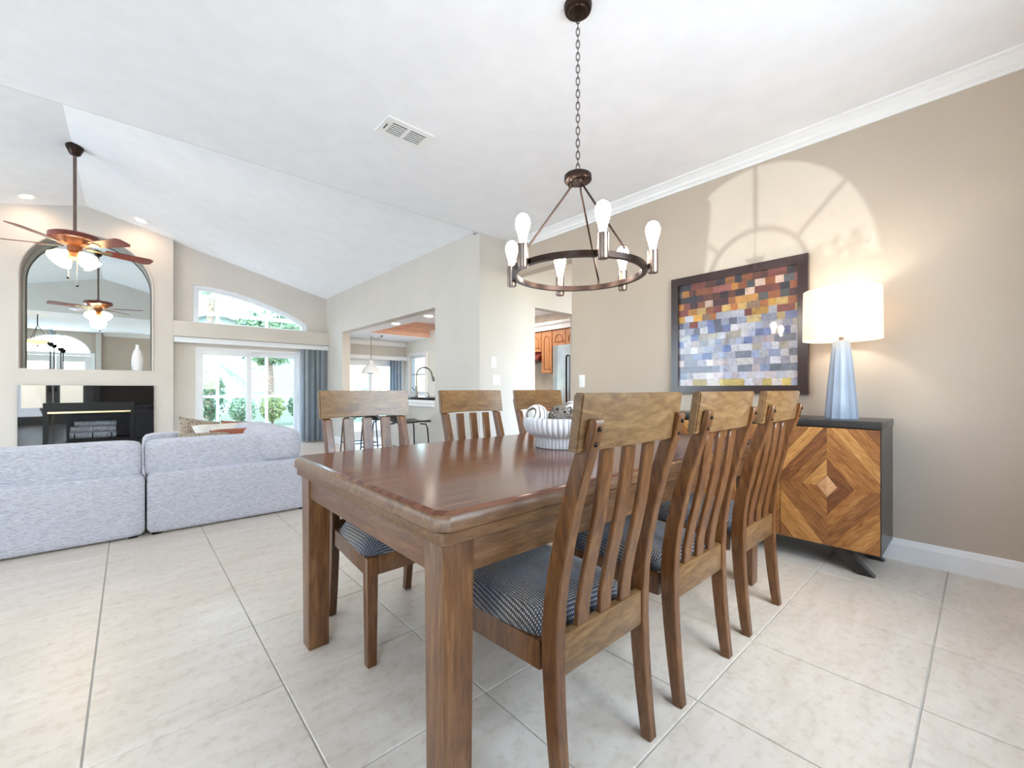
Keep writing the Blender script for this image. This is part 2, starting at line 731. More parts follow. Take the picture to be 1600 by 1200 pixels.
# foyer/living left walls
struct(slab('wall_left', rect(YF - .12, 0, YJ, ZC), [[(1.533 + .72 * math.cos(a), 1.95 + .82 * math.sin(a)) for a in [PI * k / 24 for k in range(25)]]], 'X', -2.95, -2.8, M['wall']))
struct(slab('wall_left', rect(YJ, 0, 9.4, zroof(XL)), [rect(4.3, .3, 7.9, 2.5)], 'X', XL - .15, XL, M['wall']))
struct(slab('wall_foyer', rect(XL, 0, -2.8, ZC), [], 'Y', YJ - .15, YJ, M['wall']))
# front wall (behind the camera)
DX0, DX1 = -2.45, -.90
fan = [(DX1, 2.16)] + [((DX0 + DX1) / 2 + .775 * math.cos(a), 2.16 + .60 * math.sin(a)) for a in [PI * k / 16 for k in range(1, 16)]] + [(DX0, 2.16)]
struct(slab('wall_front', rect(-2.95, 0, XW + .14, ZC), [rect(.8, .85, 2.5, 2.40), rect(DX0, 0.0015, DX1, 2.10), fan], 'Y', YF - .12, YF, M['wall_tan']))
struct(box('wall_front', (-.78, YF, 0), (-.66, -.38, ZC), M['wall']))
# dining wall with the painting, header over the hall mouth
struct(slab('wall_right', [(YF, 0), (2.97, 0), (2.97, 2.46), (YJ, 2.46), (YJ, ZC), (YF, ZC)], [], 'X', XW, XW + .14, M['wall_tan']))
# jog wall with the kitchen doorway
struct(slab('wall_jog', [(XP, 0), (3.912, 0), (3.912, 2.115), (4.76, 2.115), (4.76, 0), (6.0, 0), (6.0, ZC), (XP, ZC)], [], 'Y', YJ, YJ + .12, M['wall']))
# wall between living room and kitchen: opening with a half wall
YO0, YO1, ZO = 4.862, 8.155, 2.137
struct(slab('wall_kitchen', [(YJ + .12, 0), (6.3, 0), (6.3, .862), (YO0, .862), (YO0, ZO), (YO1, ZO), (YO1, 0), (YB, 0), (YB, zroof(XP)), (YJ + .12, zroof(XP))], [],
            'X', XP, XP + .15, M['wall']))
# back wall with slider, arched window and nook slider
AW = [(.815, 2.14), (2.65, 2.14), (2.65, 2.30), (2.636, 2.352), (2.45, 2.455), (2.263, 2.545), (1.969, 2.652), (1.70, 2.735), (1.421, 2.80), (1.2, 2.832), (1.0, 2.846), (.815, 2.846)]
SX0, SX1, SZ = .846, 2.544, 1.785
NX0, NX1, NZ = 3.35, 4.74, 1.70
bo = [(.544, 0), (SX0, 0), (SX0, SZ), (SX1, SZ), (SX1, 0), (NX0, 0), (NX0, NZ), (NX1, NZ), (NX1, 0), (4.95, 0), (4.95, 2.3), (3.1, 2.6), (3.1, zroof(3.1)), (.544, zroof(.544))]
struct(slab('wall_back', bo, [AW], 'Y', YB, YB + .15, M['wall']))
struct(box('wall_shelf', (.544, 8.86, 1.93), (XP, YB, 2.18), M['wall'], bev=.006))
# fireplace wall
NCX, NR, NZB, NZS = -.428, .715, 1.345, 2.66
niche = [(NCX - NR, NZB), (NCX + NR, NZB)] + [(NCX + NR * math.cos(a), NZS + NR * math.sin(a)) for a in [PI * k / 28 for k in range(29)]]
fb = rect(-.89, .20, .05, .84)
struct(slab('wall_fireplace', [(XL, 0), (.544, 0), (.544, zroof(.544)), (RIDGE, ZR), (XL, zroof(XL))], [niche, fb], 'Y', YFP, YFP + .38, M['wall']))
struct(box('wall_chimney', (-1.3, YFP + .62, 0), (.544, YFP + .7, 3.6), M['soot']))
# bullnose round the niche
tube('trim_1', [(NCX - NR, YFP, NZB)] + [(p[0], YFP, p[1]) for p in reversed(niche[2:])] + [(NCX + NR, YFP, NZB)], .016, M['wall'])['kind'] = 'structure'

# kitchen shell
struct(box('wall_kitchen_back', (5.86, YJ + .12, 0), (6.0, 8.0, 2.5), M['backsplash']))
struct(slab('wall_nook', rect(7.4, 0, YB, 2.3), [rect(8.14, .95, 8.86, 1.80)], 'X', 4.8, 4.95, M['nook']))
struct(box('wall_nook', (4.95, 7.4, 0), (5.86, 7.5, 2.5), M['nook']))
struct(slab('ceiling', [(XP + .15, YJ + .12), (3.44, YJ + .12), (3.44, 8.0), (4.8, 8.0), (4.8, YB), (XP + .15, YB)], [], 'Z', ZO + .003, ZO + .06, M['ceiling']))
struct(box('ceiling', (3.44, YJ + .12, 2.46), (5.86, 8.0, 2.5), M['ceiling']))
struct(box('wall_tray', (3.44, 8.0, ZO + .06), (5.86, 8.06, 2.5), M['salmon']))
struct(box('trim_2', (3.44, 7.96, ZO + .02), (4.8, 8.0, ZO + .10), M['salmon'], bev=.008))
struct(box('trim_2', (3.44, 7.975, 2.30), (5.86, 8.0, 2.335), M['salmon'], bev=.006))
struct(box('wall_tray', (3.38, YJ + .12, ZO + .06), (3.44, 8.0, 2.5), M['salmon']))
struct(box('trim_3', (XP + .15, YB - .06, 2.02), (4.8, YB, ZO), M['trim'], bev=.02))
struct(box('trim_3', (5.44, YJ + .2, 2.085), (5.86, 7.4, 2.17), M['trim']))
struct(box('trim_3', (5.40, YJ + .2, 2.17), (5.86, 7.4, 2.225), M['trim'], bev=.012))

# crown moulding and baseboards (profiles swept along walls)
CR = [(0, 0), (.012, 0), (.016, .018), (.03, .03), (.036, .05), (.062, .078), (.078, .086), (.08, .098), (0, .098)]


def sweep(name, prof, along, w0, z0, a0, a1, mat, sgn=-1):
    """profile (out, up) swept along Y at wall plane x=w0 ('Y') or along X at y=w0 ('X')"""
    n = len(prof)
    v, f = [], []
    for a in (a0, a1):
        for p in prof:
            v.append((w0 + sgn * p[0], a, z0 + p[1]) if along == 'Y' else (a, w0 + sgn * p[0], z0 + p[1]))
    for i in range(n):
        j = (i + 1) % n
        f.append((i, j, j + n, i + n))
    f += [tuple(range(n)), tuple(range(n, 2 * n))]
    return struct(mk(name, v, f, mat))


sweep('trim_4', CR, 'Y', XW, ZC - .098, YF, YJ, M['trim'])
sweep('trim_4', CR, 'X', YF, ZC - .098, -.62, XW - .08, M['trim'], 1)
BB = [(0, 0), (.016, 0), (.016, .1), (.012, .115), (.009, .13), (0, .135)]
sweep('baseboard_right', BB, 'Y', XW, 0, YF, 2.97, M['trim'])
sweep('baseboard_front', BB, 'X', YF, 0, -.65, XW - .016, M['trim'], 1)
sweep('baseboard_jog', BB, 'X', YJ, 0, XP, 3.912, M['trim'])
sweep('baseboard_kitchen', BB, 'Y', XP, 0, YJ, 6.3, M['trim'])
sweep('baseboard_kitchen', BB, 'Y', XP, 0, 8.155, YB, M['trim'])
sweep('baseboard_fireplace', BB, 'X', YFP, 0, .30, .544, M['trim'])

# ---------------------------------------------------------------- windows and doors
# window_1: the eyebrow window
w = sempty('window_1', (1.7, YB, 2.14), 'wide eyebrow window above the plant shelf')


def inset(poly, d):
    c = Vector((sum(p[0] for p in poly) / len(poly), sum(p[1] for p in poly) / len(poly)))
    out = []
    n = len(poly)
    for i in range(n):
        a, b, e = Vector(poly[i - 1]), Vector(poly[i]), Vector(poly[(i + 1) % n])
        t1, t2 = (b - a).normalized(), (e - b).normalized()
        n1, n2 = Vector((-t1.y, t1.x)), Vector((-t2.y, t2.x))
        nn = (n1 + n2)
        nn = nn / max(nn.dot(n1), .35)
        out.append(tuple(b + nn * d))
    return out


slab('window_frame', AW, [inset(AW, .05)], 'Y', YB + .02, YB + .09, M['vinyl'], w)
slab('inner_frame', inset(AW, .052), [inset(AW, .085)], 'Y', YB + .04, YB + .08, M['vinyl'], w)
slab('pane', inset(AW, .086), [], 'Y', YB + .058, YB + .062, M['glass'], w)


def slider(name, x0, x1, z1, label, split, handles=True, st=.075):
    d = sempty(name, ((x0 + x1) / 2, YB, 0), label)
    fr = MB()
    fr.box((x0, YB + .01, 0), (x0 + .04, YB + .13, z1)).box((x1 - .04, YB + .01, 0), (x1, YB + .13, z1))
    fr.box((x0 + .04, YB + .01, z1 - .05), (x1 - .04, YB + .13, z1)).box((x0 + .04, YB + .01, 0), (x1 - .04, YB + .13, .03))
    fr.go('frame', M['vinyl'], d)
    xm = x0 + (x1 - x0) * split
    for k, (a, b, y) in enumerate(((x0 + .04, xm + st * .5, YB + .02), (xm - st * .5, x1 - .04, YB + .08))):
        p = slab('door_panel', rect(a, .03, b, z1 - .05), [rect(a + st, .03 + .10, b - st, z1 - .05 - .08)], 'Y', y, y + .045, M['vinyl'], d)
        slab('pane', rect(a + st - .003, .127, b - st + .003, z1 - .127), [], 'Y', y + .02, y + .025, M['glass'], p)
        if handles:
            hx = a + st * .5 if k == 0 else b - st * .5
            box('handle', (hx - .014, y - .028, .78), (hx + .014, y, 1.0), M['vinyl'], p, bev=.006)
    return d


slider('door_1', SX0, SX1, SZ, 'white sliding glass door to the patio', .475)
slider('door_2', NX0, NX1, NZ, 'white sliding door of the breakfast nook', .45, False)
# nook side window
w = sempty('window_2', (4.8, 8.5, 1.0), 'white trimmed nook side window')
slab('casing', rect(8.07, .88, 8.93, 1.87), [rect(8.14, .95, 8.86, 1.80)], 'X', 4.775, 4.8, M['trim'], w)
slab('sash', rect(8.14, .95, 8.86, 1.80), [rect(8.2, 1.0, 8.8, 1.36), rect(8.2, 1.40, 8.8, 1.75)], 'X', 4.83, 4.87, M['vinyl'], w)
box('pane', (4.848, 8.19, .99), (4.852, 8.81, 1.76), M['glass'], w)
# fanlight high in the left foyer wall (throws the sun pattern)
w = sempty('window_3', (-2.8, 1.533, 1.95), 'arched foyer fanlight')


def arcband(cx, cz, r0, r1, sz, a0=0, a1=PI, n=24):
    o_ = [(cx + r1 * math.cos(a0 + (a1 - a0) * k / n), cz + sz * r1 * math.sin(a0 + (a1 - a0) * k / n)) for k in range(n + 1)]
    i_ = [(cx + r0 * math.cos(a0 + (a1 - a0) * k / n), cz + sz * r0 * math.sin(a0 + (a1 - a0) * k / n)) for k in range(n, -1, -1)]
    return o_ + i_


slab('muntin', arcband(1.533, 1.95, .325, .36, 1.0), [], 'X', -2.9, -2.86, M['vinyl'], w)
for a in (40, 90, 140):
    ca, sa = math.cos(R(a)), math.sin(R(a))
    q = [(1.533 + r_ * ca + s_ * sa * .014, 1.95 + r_ * sa * (1.14 if r_ > .5 else 1) - s_ * ca * .014) for r_, s_ in ((.36, 1), (.717, 1), (.717, -1), (.36, -1))]
    slab('muntin', q, [], 'X', -2.9, -2.86, M['vinyl'], w)
slab('sun_cutoff', [(1.93, 1.95), (2.27, 1.95), (2.27, 2.75), (1.93, 2.70), (1.87, 2.60)], [], 'X', -3.02, -2.97, M['vinyl'], w)  # unseen panel that cuts the left edge off the sun pattern
slab('pane', [(1.533 + .718 * math.cos(PI * k / 24), 1.951 + .817 * math.sin(PI * k / 24)) for k in range(25)], [], 'X', -2.885, -2.88, M['glass'], w)
# unseen front window, added so light enters from behind the camera
w = sempty('added_window_4', (1.65, YF, .85), 'front window added behind the camera to bring in light')
slab('window_frame', rect(.8, .85, 2.5, 2.40), [rect(.85, .9, 1.63, 2.35), rect(1.67, .9, 2.45, 2.35)], 'Y', YF - .09, YF - .04, M['vinyl'], w)
box('pane', (.84, YF - .068, .89), (2.46, YF - .064, 2.36), M['glass'], w)
# unseen left window, added to light the sofa side
w = sempty('added_window_5', (XL, 6.1, .3), 'unseen side window added to light the living room')
slab('window_frame', rect(4.3, .3, 7.9, 2.5), [rect(4.36, .36, 6.07, 2.44), rect(6.13, .36, 7.84, 2.44)], 'X', XL - .1, XL - .05, M['vinyl'], w)
box('pane', (XL - .078, 4.35, .35), (XL - .074, 7.85, 2.45), M['glass'], w)
# front double door and fanlight, seen only in the mirror
d = sempty('door_3', ((DX0 + DX1) / 2, YF, 0), 'white glazed double front door')
xm = (DX0 + DX1) / 2
for a, b, hx in ((DX0 + .004, xm - .004, xm - .06), (xm + .004, DX1 - .004, xm + .06)):
    p = slab('door_leaf', rect(a, .006, b, 2.095), [rect(a + .14, .5, b - .14, 1.9)], 'Y', YF - .09, YF - .045, M['trim'], d)
    box('pane', (a + .138, YF - .07, .498), (b - .138, YF - .065, 1.902), M['glass'], p)
    box('handle', (hx - .012, YF - .045, .95), (hx + .012, YF - .005, 1.1), M['chrome'], p, bev=.005)
slab('fan_frame', fan, [inset(fan, .04)], 'Y', YF - .09, YF - .045, M['trim'], d)
slab('fan_pane', inset(fan, .041), [], 'Y', YF - .07, YF - .066, M['glass'], d)
slab('casing', [(DX0 - .09, 0), (DX0, 0), (DX0, 2.10), (DX1, 2.10), (DX1, 0), (DX1 + .09, 0), (DX1 + .09, 2.19), (DX0 - .09, 2.19)][::-1], [], 'Y', YF, YF + .02, M['trim'], d)

# ================================================================== DINING TABLE
t = thing('dining_table', (1.55, 1.366, 0), 'long brown wooden dining table with chunky square legs and clipped corners', 'table')
TX0, TX1, TY0, TY1, TZ = .507, 2.593, .80, 1.932, .78
ck = .028


def octo(x0, y0, x1, y1, k):
    return [(x0 + k, y0), (x1 - k, y0), (x1, y0 + k), (x1, y1 - k), (x1 - k, y1), (x0 + k, y1), (x0, y1 - k), (x0, y0 + k)]


def loft(name, rings, mat, parent):
    v, f = [], []
    n = len(rings[0][0])
    for poly, z in rings:
        v += [(p[0], p[1], z) for p in poly]
    for k in range(len(rings) - 1):
        for i in range(n):
            j = (i + 1) % n
            f.append((k * n + i, k * n + j, (k + 1) * n + j, (k + 1) * n + i))
    f += [tuple(range(n)), tuple(range((len(rings) - 1) * n, len(rings) * n))]
    return mk(name, v, f, mat, parent, True)


def og(i, k=ck):
    return octo(TX0 + i, TY0 + i, TX1 - i, TY1 - i, max(k - i * .3, .006))


loft('tabletop', [(og(.004), .733), (og(0), .737), (og(0), .757), (og(.002), .765), (og(.006), .772), (og(.012), .777), (og(.018), TZ)], [M['table_apron'], M['table_top']], t)
for p in t.children[0].data.polygons:
    p.material_index = 1 if p.normal.z > .6 else 0
    if abs(p.normal.z) > .99:
        p.use_smooth = False
loft('edge_moulding', [(og(.014, .012), .702), (og(.012, .012), .705), (og(.012, .012), .7325)], M['table_apron'], t)
LX = [(TX0 + .028, TX0 + .115), (TX1 - .115, TX1 - .028)]
LY = [(TY0 + .028, TY0 + .115), (TY1 - .115, TY1 - .028)]
for a in LX:
    for b in LY:
        v, f = boxvf((a[0], b[0], 0), (a[1], b[1], .702), .004)
        cx_, cy_ = (a[0] + a[1]) / 2, (b[0] + b[1]) / 2
        v = [(cx_ + (p[0] - cx_) * (.90 + .1 * min(p[2] / .5, 1)), cy_ + (p[1] - cy_) * (.90 + .1 * min(p[2] / .5, 1)), p[2]) for p in v]
        mk('leg', v, f, M['table_leg'], t, True)
AZ0, AZ1 = .615, .7015
for y in (TY0 + .036, TY1 - .06):
    box('apron', (LX[0][1] + .0005, y, AZ0), (LX[1][0] - .0005, y + .024, AZ1), M['table_apron'], t, bev=.002)
for x in (TX0 + .036, TX1 - .06):
    box('apron', (x, LY[0][1] + .0005, AZ0), (x + .024, LY[1][0] - .0005, AZ1), M['table_apron2'], t, bev=.002)


# ================================================================== CHAIRS
def chair():
    t = thing('dining_chair', (0, 0, 0), '', 'chair', 'slat back dining chairs around the table')
    # seat cushion: trapezoid dome
    n = 12
    v, f = [], []
    for i in range(n + 1):
        for j in range(n + 1):
            a, b = -1 + 2 * i / n, -1 + 2 * j / n
            p = 7
            l = max((abs(a) ** p + abs(b) ** p) ** (1 / p), 1e-6)
            m_ = max(abs(a), abs(b))
            aa, bb = a / l * m_, b / l * m_
            y = .013 + bb * .222
            hw = .221 + bb * .025
            z = .418 + .078 * (1 - m_ ** 3.6) ** .5 if m_ < 1 else .418
            v.append((aa * hw, y, z))
    k = len(v)
    for i in range(n):
        for j in range(n):
            q = (i * (n + 1) + j, (i + 1) * (n + 1) + j, (i + 1) * (n + 1) + j + 1, i * (n + 1) + j + 1)
            f.append(q)
    rim = [i * (n + 1) for i in range(n + 1)] + [n * (n + 1) + j for j in range(1, n + 1)] + [i * (n + 1) + n for i in range(n - 1, -1, -1)] + [j for j in range(n - 1, 0, -1)]
    f.append(tuple(rim))
    mk('seat', v, f, M['tweed'], t, 'all', local=True)
    W_ = M['chair_wood']
    # aprons
    box('apron', (-.195, .212, .345), (.195, .234, .417), W_, t, bev=.003, local=True)
    for s in (-1, 1):
        q = [(s * .232, .2), (s * .206, -.19), (s * .186, -.19), (s * .212, .2)]
        slab('apron', q if s > 0 else q[::-1], [], 'Z', .345, .417, W_, t, local=True)
        # front leg, tapered
        v, f = boxvf((s * .215 - .022, .196, 0), (s * .215 + .022, .240, .417), .003)
        v = [(s * .215 + (x - s * .215) * (.80 + .2 * min(z / .33, 1)), .218 + (y - .218) * (.80 + .2 * min(z / .33, 1)), z) for x, y, z in v]
        mk('leg', v, f, W_, t, True, local=True)
    # rear posts (leg and back upright in one bent piece)
    cl = [(0, -.262, .034), (.06, -.254, .037), (.16, -.243, .042), (.26, -.234, .046), (.36, -.228, .050), (.44, -.227, .052), (.52, -.232, .051), (.60, -.244, .049),
          (.70, -.266, .047), (.80, -.293, .045), (.90, -.325, .043), (.911, -.3285, .043), (.9125, -.340, .022), (.95, -.3515, .022), (.982, -.359, .021), (.992, -.360, .015)]

    def ribbon(name, rows, x, w, mat, xs=None, shear=0):
        v, f = [], []
        for z, y, th in rows:
            xx = x if xs is None else xs(z)
            for dx, dy in ((-w / 2, -th / 2), (w / 2, -th / 2), (w / 2, th / 2), (-w / 2, th / 2)):
                v.append((xx + dx, y + dy, z))
        m_ = len(rows)
        for k in range(m_ - 1):
            for i in range(4):
                j = (i + 1) % 4
                f.append((k * 4 + i, k * 4 + j, k * 4 + 4 + j, k * 4 + 4 + i))
        f += [(0, 1, 2, 3), (m_ * 4 - 4, m_ * 4 - 3, m_ * 4 - 2, m_ * 4 - 1)]
        bm = bmesh.new()
        bv = [bm.verts.new(p) for p in v]
        for q in f:
            bm.faces.new([bv[i] for i in q])
        bmesh.ops.recalc_face_normals(bm, faces=bm.faces)
        long_e = [e for e in bm.edges if e.calc_face_angle(0) > R(60)]
        bmesh.ops.bevel(bm, geom=long_e, offset=.0035, segments=1, affect='EDGES')
        bm.verts.index_update()
        v = [tuple(p.co) for p in bm.verts]
        f = [tuple(q.index for q in fc.verts) for fc in bm.faces]
        bm.free()
        return mk(name, v, f, mat, t, True, local=True)

    for s in (-1, 1):
        ribbon('leg', cl, s * .195, .036, W_)
    box('back_rail', (-.1765, -.248, .345), (.1765, -.224, .447), M['chair_crest'], t, bev=.003, local=True)
    # crest: bowed board fixed to the front of the posts
    v, f = [], []
    nx, w2 = 12, .232
    for i in range(nx + 1):
        u = -1 + 2 * i / nx
        bow = .030 * (u * u - .72)
        for dz, dy in ((0, 0), (.136, -.020)):
            for th in (0, .029):
                y = -.339 + dy + bow + th
                v.append((u * w2, y, 0.914 + dz + (0 if dz else .006 * (1 - u * u))))
    for i in range(nx):
        a, b = i * 4, i * 4 + 4
        f += [(a, b, b + 1, a + 1), (a + 2, a + 3, b + 3, b + 2), (a, a + 2, b + 2, b), (a + 1, b + 1, b + 3, a + 3)]
    f += [(0, 1, 3, 2), (nx * 4, nx * 4 + 2, nx * 4 + 3, nx * 4 + 1)]
    bm = bmesh.new()
    bv = [bm.verts.new(p) for p in v]
    for q in f:
        bm.faces.new([bv[i] for i in q])
    bmesh.ops.recalc_face_normals(bm, faces=bm.faces)
    bmesh.ops.bevel(bm, geom=[e for e in bm.edges if e.calc_face_angle(0) > R(50)], offset=.004, segments=2, affect='EDGES')
    bm.verts.index_update()
    v = [tuple(p.co) for p in bm.verts]
    f = [tuple(q.index for q in fc.verts) for fc in bm.faces]
    bm.free()
    mk('crest_rail', v, f, M['chair_crest'], t, True, local=True)
    for x in (-.097, 0, .097):
        rows = [(.436, -.236, .015), (.50, -.241, .015), (.58, -.256, .015), (.66, -.275, .015), (.74, -.293, .015), (.82, -.306, .015), (.88, -.314, .015), (.912, -.317, .015)]
        ribbon('slat', rows, x, .052, M['chair_wood'])
    for s in (-1, 1):
        for z, y in ((.932, -.3575), (.968, -.3680)):
            v, f = spherevf((s * .195, y + .001, z), .0062, 8, 6)
            mk('bolt', v, f, M['bolt'], t, 'all', local=True)
    return t


ch0 = chair()
RL = [(.98, 'nearest slat back wooden chair with its back to us, tweed seat in the foreground'),
      (1.566, 'slat back chair seen from behind, second of three along the near table side'),
      (2.173, 'slat back wooden chair seen from behind, third along the near side, closest to the buffet')]
LL = [(.903, 'slat back chair facing us, leftmost, with grey sheen on its crest'),
      (1.575, 'slat back wooden chair facing us in the middle of the far side of the table'),
      (2.165, 'slat back wooden chair on the far side of the table, partly behind the white bowl')]
for k, (x, lab) in enumerate(RL + LL):
    c = ch0 if k == 0 else copy_tree(ch0)
    c['label'] = lab
    if k < 3:
        c.location = (x, .945, 0)
    else:
        c.location = (x, 1.792, 0)
        c.rotation_euler = (0, 0, PI)

# ================================================================== BOWL AND BALLS
t = thing('decor_bowl', (1.55, 1.37, TZ), 'white fluted pedestal bowl of decorative balls on the dining table', 'bowl')
prof = [(.114, 0), (.119, .003), (.119, .044), (.128, .053), (.150, .063), (.166, .077), (.174, .094), (.177, .112), (.177, .141), (.168, .144), (.164, .138), (.160, .100), (.140, .062), (.05, .054), (.001, .054)]
NF = 44


def flute(a):
    return 1 + .085 * (abs(math.cos(a * NF / 2)) ** .6 - .7)


v, f = [], []
n = NF * 6
for r, z in prof:
    inner = False
    for i in range(n):
        a = 2 * PI * i / n
        k = prof.index((r, z))
        q = r * (flute(a) if 0 < k < 9 else 1)
        v.append((1.55 + q * math.cos(a), 1.37 + q * math.sin(a), TZ + .0005 + z))
for k in range(len(prof) - 1):
    for i in range(n):
        j = (i + 1) % n
        f.append((k * n + i, k * n + j, (k + 1) * n + j, (k + 1) * n + i))
f += [tuple(range(n)), tuple(range((len(prof) - 1) * n, len(prof) * n))]
mk('bowl_body', v, f, M['bowl'], t, 'all')


def ballmat(name, base, line, scale):
    m = NT(name)
    vv = m.coords((1, 1, .35))
    w_ = m.new('ShaderNodeTexWave')
    w_.inputs['Scale'].default_value = scale
    w_.inputs['Distortion'].default_value = 9
    w_.inputs['Detail'].default_value = 2
    m.link(vv, w_.inputs['Vector'])
    m.link(m.ramp(w_.outputs['Fac'], [(.08, line), (.17, base)]), m.b.inputs['Base Color'])
    m.set(Roughness=.6)
    return m.m


M['ball_a'] = ballmat('veined_white_ball', (206, 203, 198), (60, 44, 38), 13)
M['ball_b'] = ballmat('cracked_white_ball', (208, 206, 202), (84, 76, 72), 18)
M['twig'] = plain('grey_twig', (124, 114, 106), .8, var=.2)
M['twig_dark'] = plain('dark_twig', (62, 56, 54), .8, var=.2)


def ball(loc, r, mat, label):
    o = bpy.data.objects
    v, f = spherevf((0, 0, 0), r, 24, 14)
    b = mk('decor_ball', v, f, mat, None, 'all')
    b.location = loc
    b.rotation_euler = (random.random(), random.random(), 0)
    return tag(b, label, 'ball', 'decorative balls in the bowl')


def twigball(loc, r, mat, label, n=26):
    mb = MB()
    rng = random.Random(int(loc[0] * 1e4))
    for k in range(n):
        ax = Vector((rng.gauss(0, 1), rng.gauss(0, 1), rng.gauss(0, 1))).normalized()
        u = ax.orthogonal().normalized()
        w_ = ax.cross(u)
        q = r * rng.uniform(.9, 1)
        mb.add(*tubevf([(u * math.cos(a) + w_ * math.sin(a)) * q for a in [2 * PI * i / 16 for i in range(16)]], .0022, 4, True))
    b = mb.go('twig_ball', mat, None, True)
    b.location = loc
    return tag(b, label, 'ball', 'decorative balls in the bowl')


ball((1.446, 1.428, TZ + .150), .055, M['ball_a'], 'white ball with brown wavy veins at the left of the bowl')
twigball((1.520, 1.352, TZ + .150), .052, M['twig'], 'round ball of woven pale twigs in the middle of the bowl')
ball((1.632, 1.362, TZ + .164), .056, M['ball_b'], 'white crackled ball resting highest at the back of the bowl')
twigball((1.560, 1.262, TZ + .138), .038, M['twig_dark'], 'small dark twig ball in front of the crackled white ball', 30)
ball((1.645, 1.250, TZ + .118), .040, M['ball_b'], 'white ball low at the right of the bowl beside the dark twig ball')
ball((1.570, 1.470, TZ + .118), .048, M['ball_a'], 'veined white ball half hidden at the back behind the pale twig ball')

# ================================================================== CHANDELIER
CX, CY = 1.570, 1.280
t = thing('chandelier', (CX, CY, ZC), 'dark bronze wagon wheel chandelier with six lit filament bulbs over the table', 'chandelier')
lathe('canopy', [(.001, -.052), (.016, -.052), (.018, -.036), (.042, -.033), (.046, -.026), (.060, -.024), (.064, -.016), (.066, -.0), (.001, 0)], M['bronze'], t, 28, (CX, CY, ZC))
ztop, zbot = ZC - .05, 2.085
nl = 25
step = (ztop - zbot) / nl
for k in range(nl):
    zc = ztop - step * (k + .5)
    hl, hw = step * .66, .0085
    pts = []
    for i in range(14):
        a = 2 * PI * i / 14
        ex = hw * math.copysign(abs(math.cos(a)) ** .7, math.cos(a))
        ez = hl * math.sin(a)
        pts.append((CX + (ex * .75 if k % 2 else -ex * .65), CY + (ex * .65 if k % 2 else ex * .75), zc + ez))
    tube('chain_link', pts, .0021, M['bronze'], t, 5, True)
lathe('hub', [(.001, -.012), (.03, -.012), (.034, 0), (.060, .002), (.064, .006), (.064, .028), (.058, .034), (.012, .036), (.010, .05), (.001, .052)], M['bronze'], t, 28, (CX, CY, 2.032))
ZRG = 1.60
RR = .300
v, f = [], []
n = 72
for i in range(n):
    a = 2 * PI * i / n
    for r, z in ((RR - .012, -.012), (RR + .012, -.012), (RR + .012, .012), (RR - .012, .012)):
        v.append((CX + r * math.cos(a), CY + r * math.sin(a), ZRG + z))
for i in range(n):
    j = (i + 1) % n
    for k in range(4):
        l = (k + 1) % 4
        f.append((i * 4 + k, i * 4 + l, j * 4 + l, j * 4 + k))
mk('ring', v, f, M['bronze'], t, True)
for k in range(3):
    a = R(18 + 120 * k)
    p0 = Vector((CX + .035 * math.cos(a), CY + .035 * math.sin(a), 2.005))
    p1 = Vector((CX + RR * math.cos(a), CY + RR * math.sin(a), ZRG + .035))
    rod = tube('rod', [p0, p1], .0048, M['bronze'], t, 8)
    for p, dz in ((p0, .012), (p1, -.012)):
        tube('hook', [(p.x + .009 * math.cos(b) * math.cos(a), p.y + .009 * math.cos(b) * math.sin(a), p.z + dz + .014 * math.sin(b)) for b in [2 * PI * i / 10 for i in range(10)]], .0026, M['bronze'], rod, 5, True)
for k in range(6):
    a = R(56 + 60 * k)
    x, y = CX + (RR + .0355) * math.cos(a), CY + (RR + .0355) * math.sin(a)
    sk = lathe('socket', [(.001, -.03), (.0205, -.03), (.0225, -.024), (.0225, .07), (.017, .07), (.017, .064), (.001, .064)], M['pewter'], t, 18, (x, y, ZRG))
    lathe('bulb', [(.001, .066), (.0135, .066), (.0145, .085), (.020, .108), (.028, .135), (.0315, .155), (.030, .172), (.022, .188), (.011, .196), (.001, .198)], M['bulb'], t, 16, (x, y, ZRG))

# ================================================================== VENT
t = thing('ceiling_vent', (1.447, 2.73, ZC), 'white rectangular air vent with black slots in the ceiling', 'vent')
vx0, vx1, vy0, vy1 = 1.268, 1.622, 2.618, 2.84
slab('frame', rect(vx0, vy0, vx1, vy1), [rect(vx0 + .055, vy0 + .045, (vx0 + vx1) / 2 - .01, vy1 - .045), rect((vx0 + vx1) / 2 + .01, vy0 + .045, vx1 - .045, vy1 - .045)], 'Z', ZC - .010, ZC - .001, M['plate'], t)
box('backing', (vx0 + .05, vy0 + .04, ZC - .0008), (vx1 - .04, vy1 - .04, ZC - .0002), M['dark'], t)
for a, b in ((vx0 + .055, (vx0 + vx1) / 2 - .01), ((vx0 + vx1) / 2 + .01, vx1 - .045)):
    for k in range(5):
        y = vy0 + .045 + (vy1 - vy0 - .09) * (k + 1) / 6
        box('slat', (a, y - .0038, ZC - .009), (b, y + .0038, ZC - .004), M['plate'], t)
box('lever', (vx0 + .026, vy0 + .08, ZC - .016), (vx0 + .032, vy0 + .14, ZC - .010), M['chrome'], t)

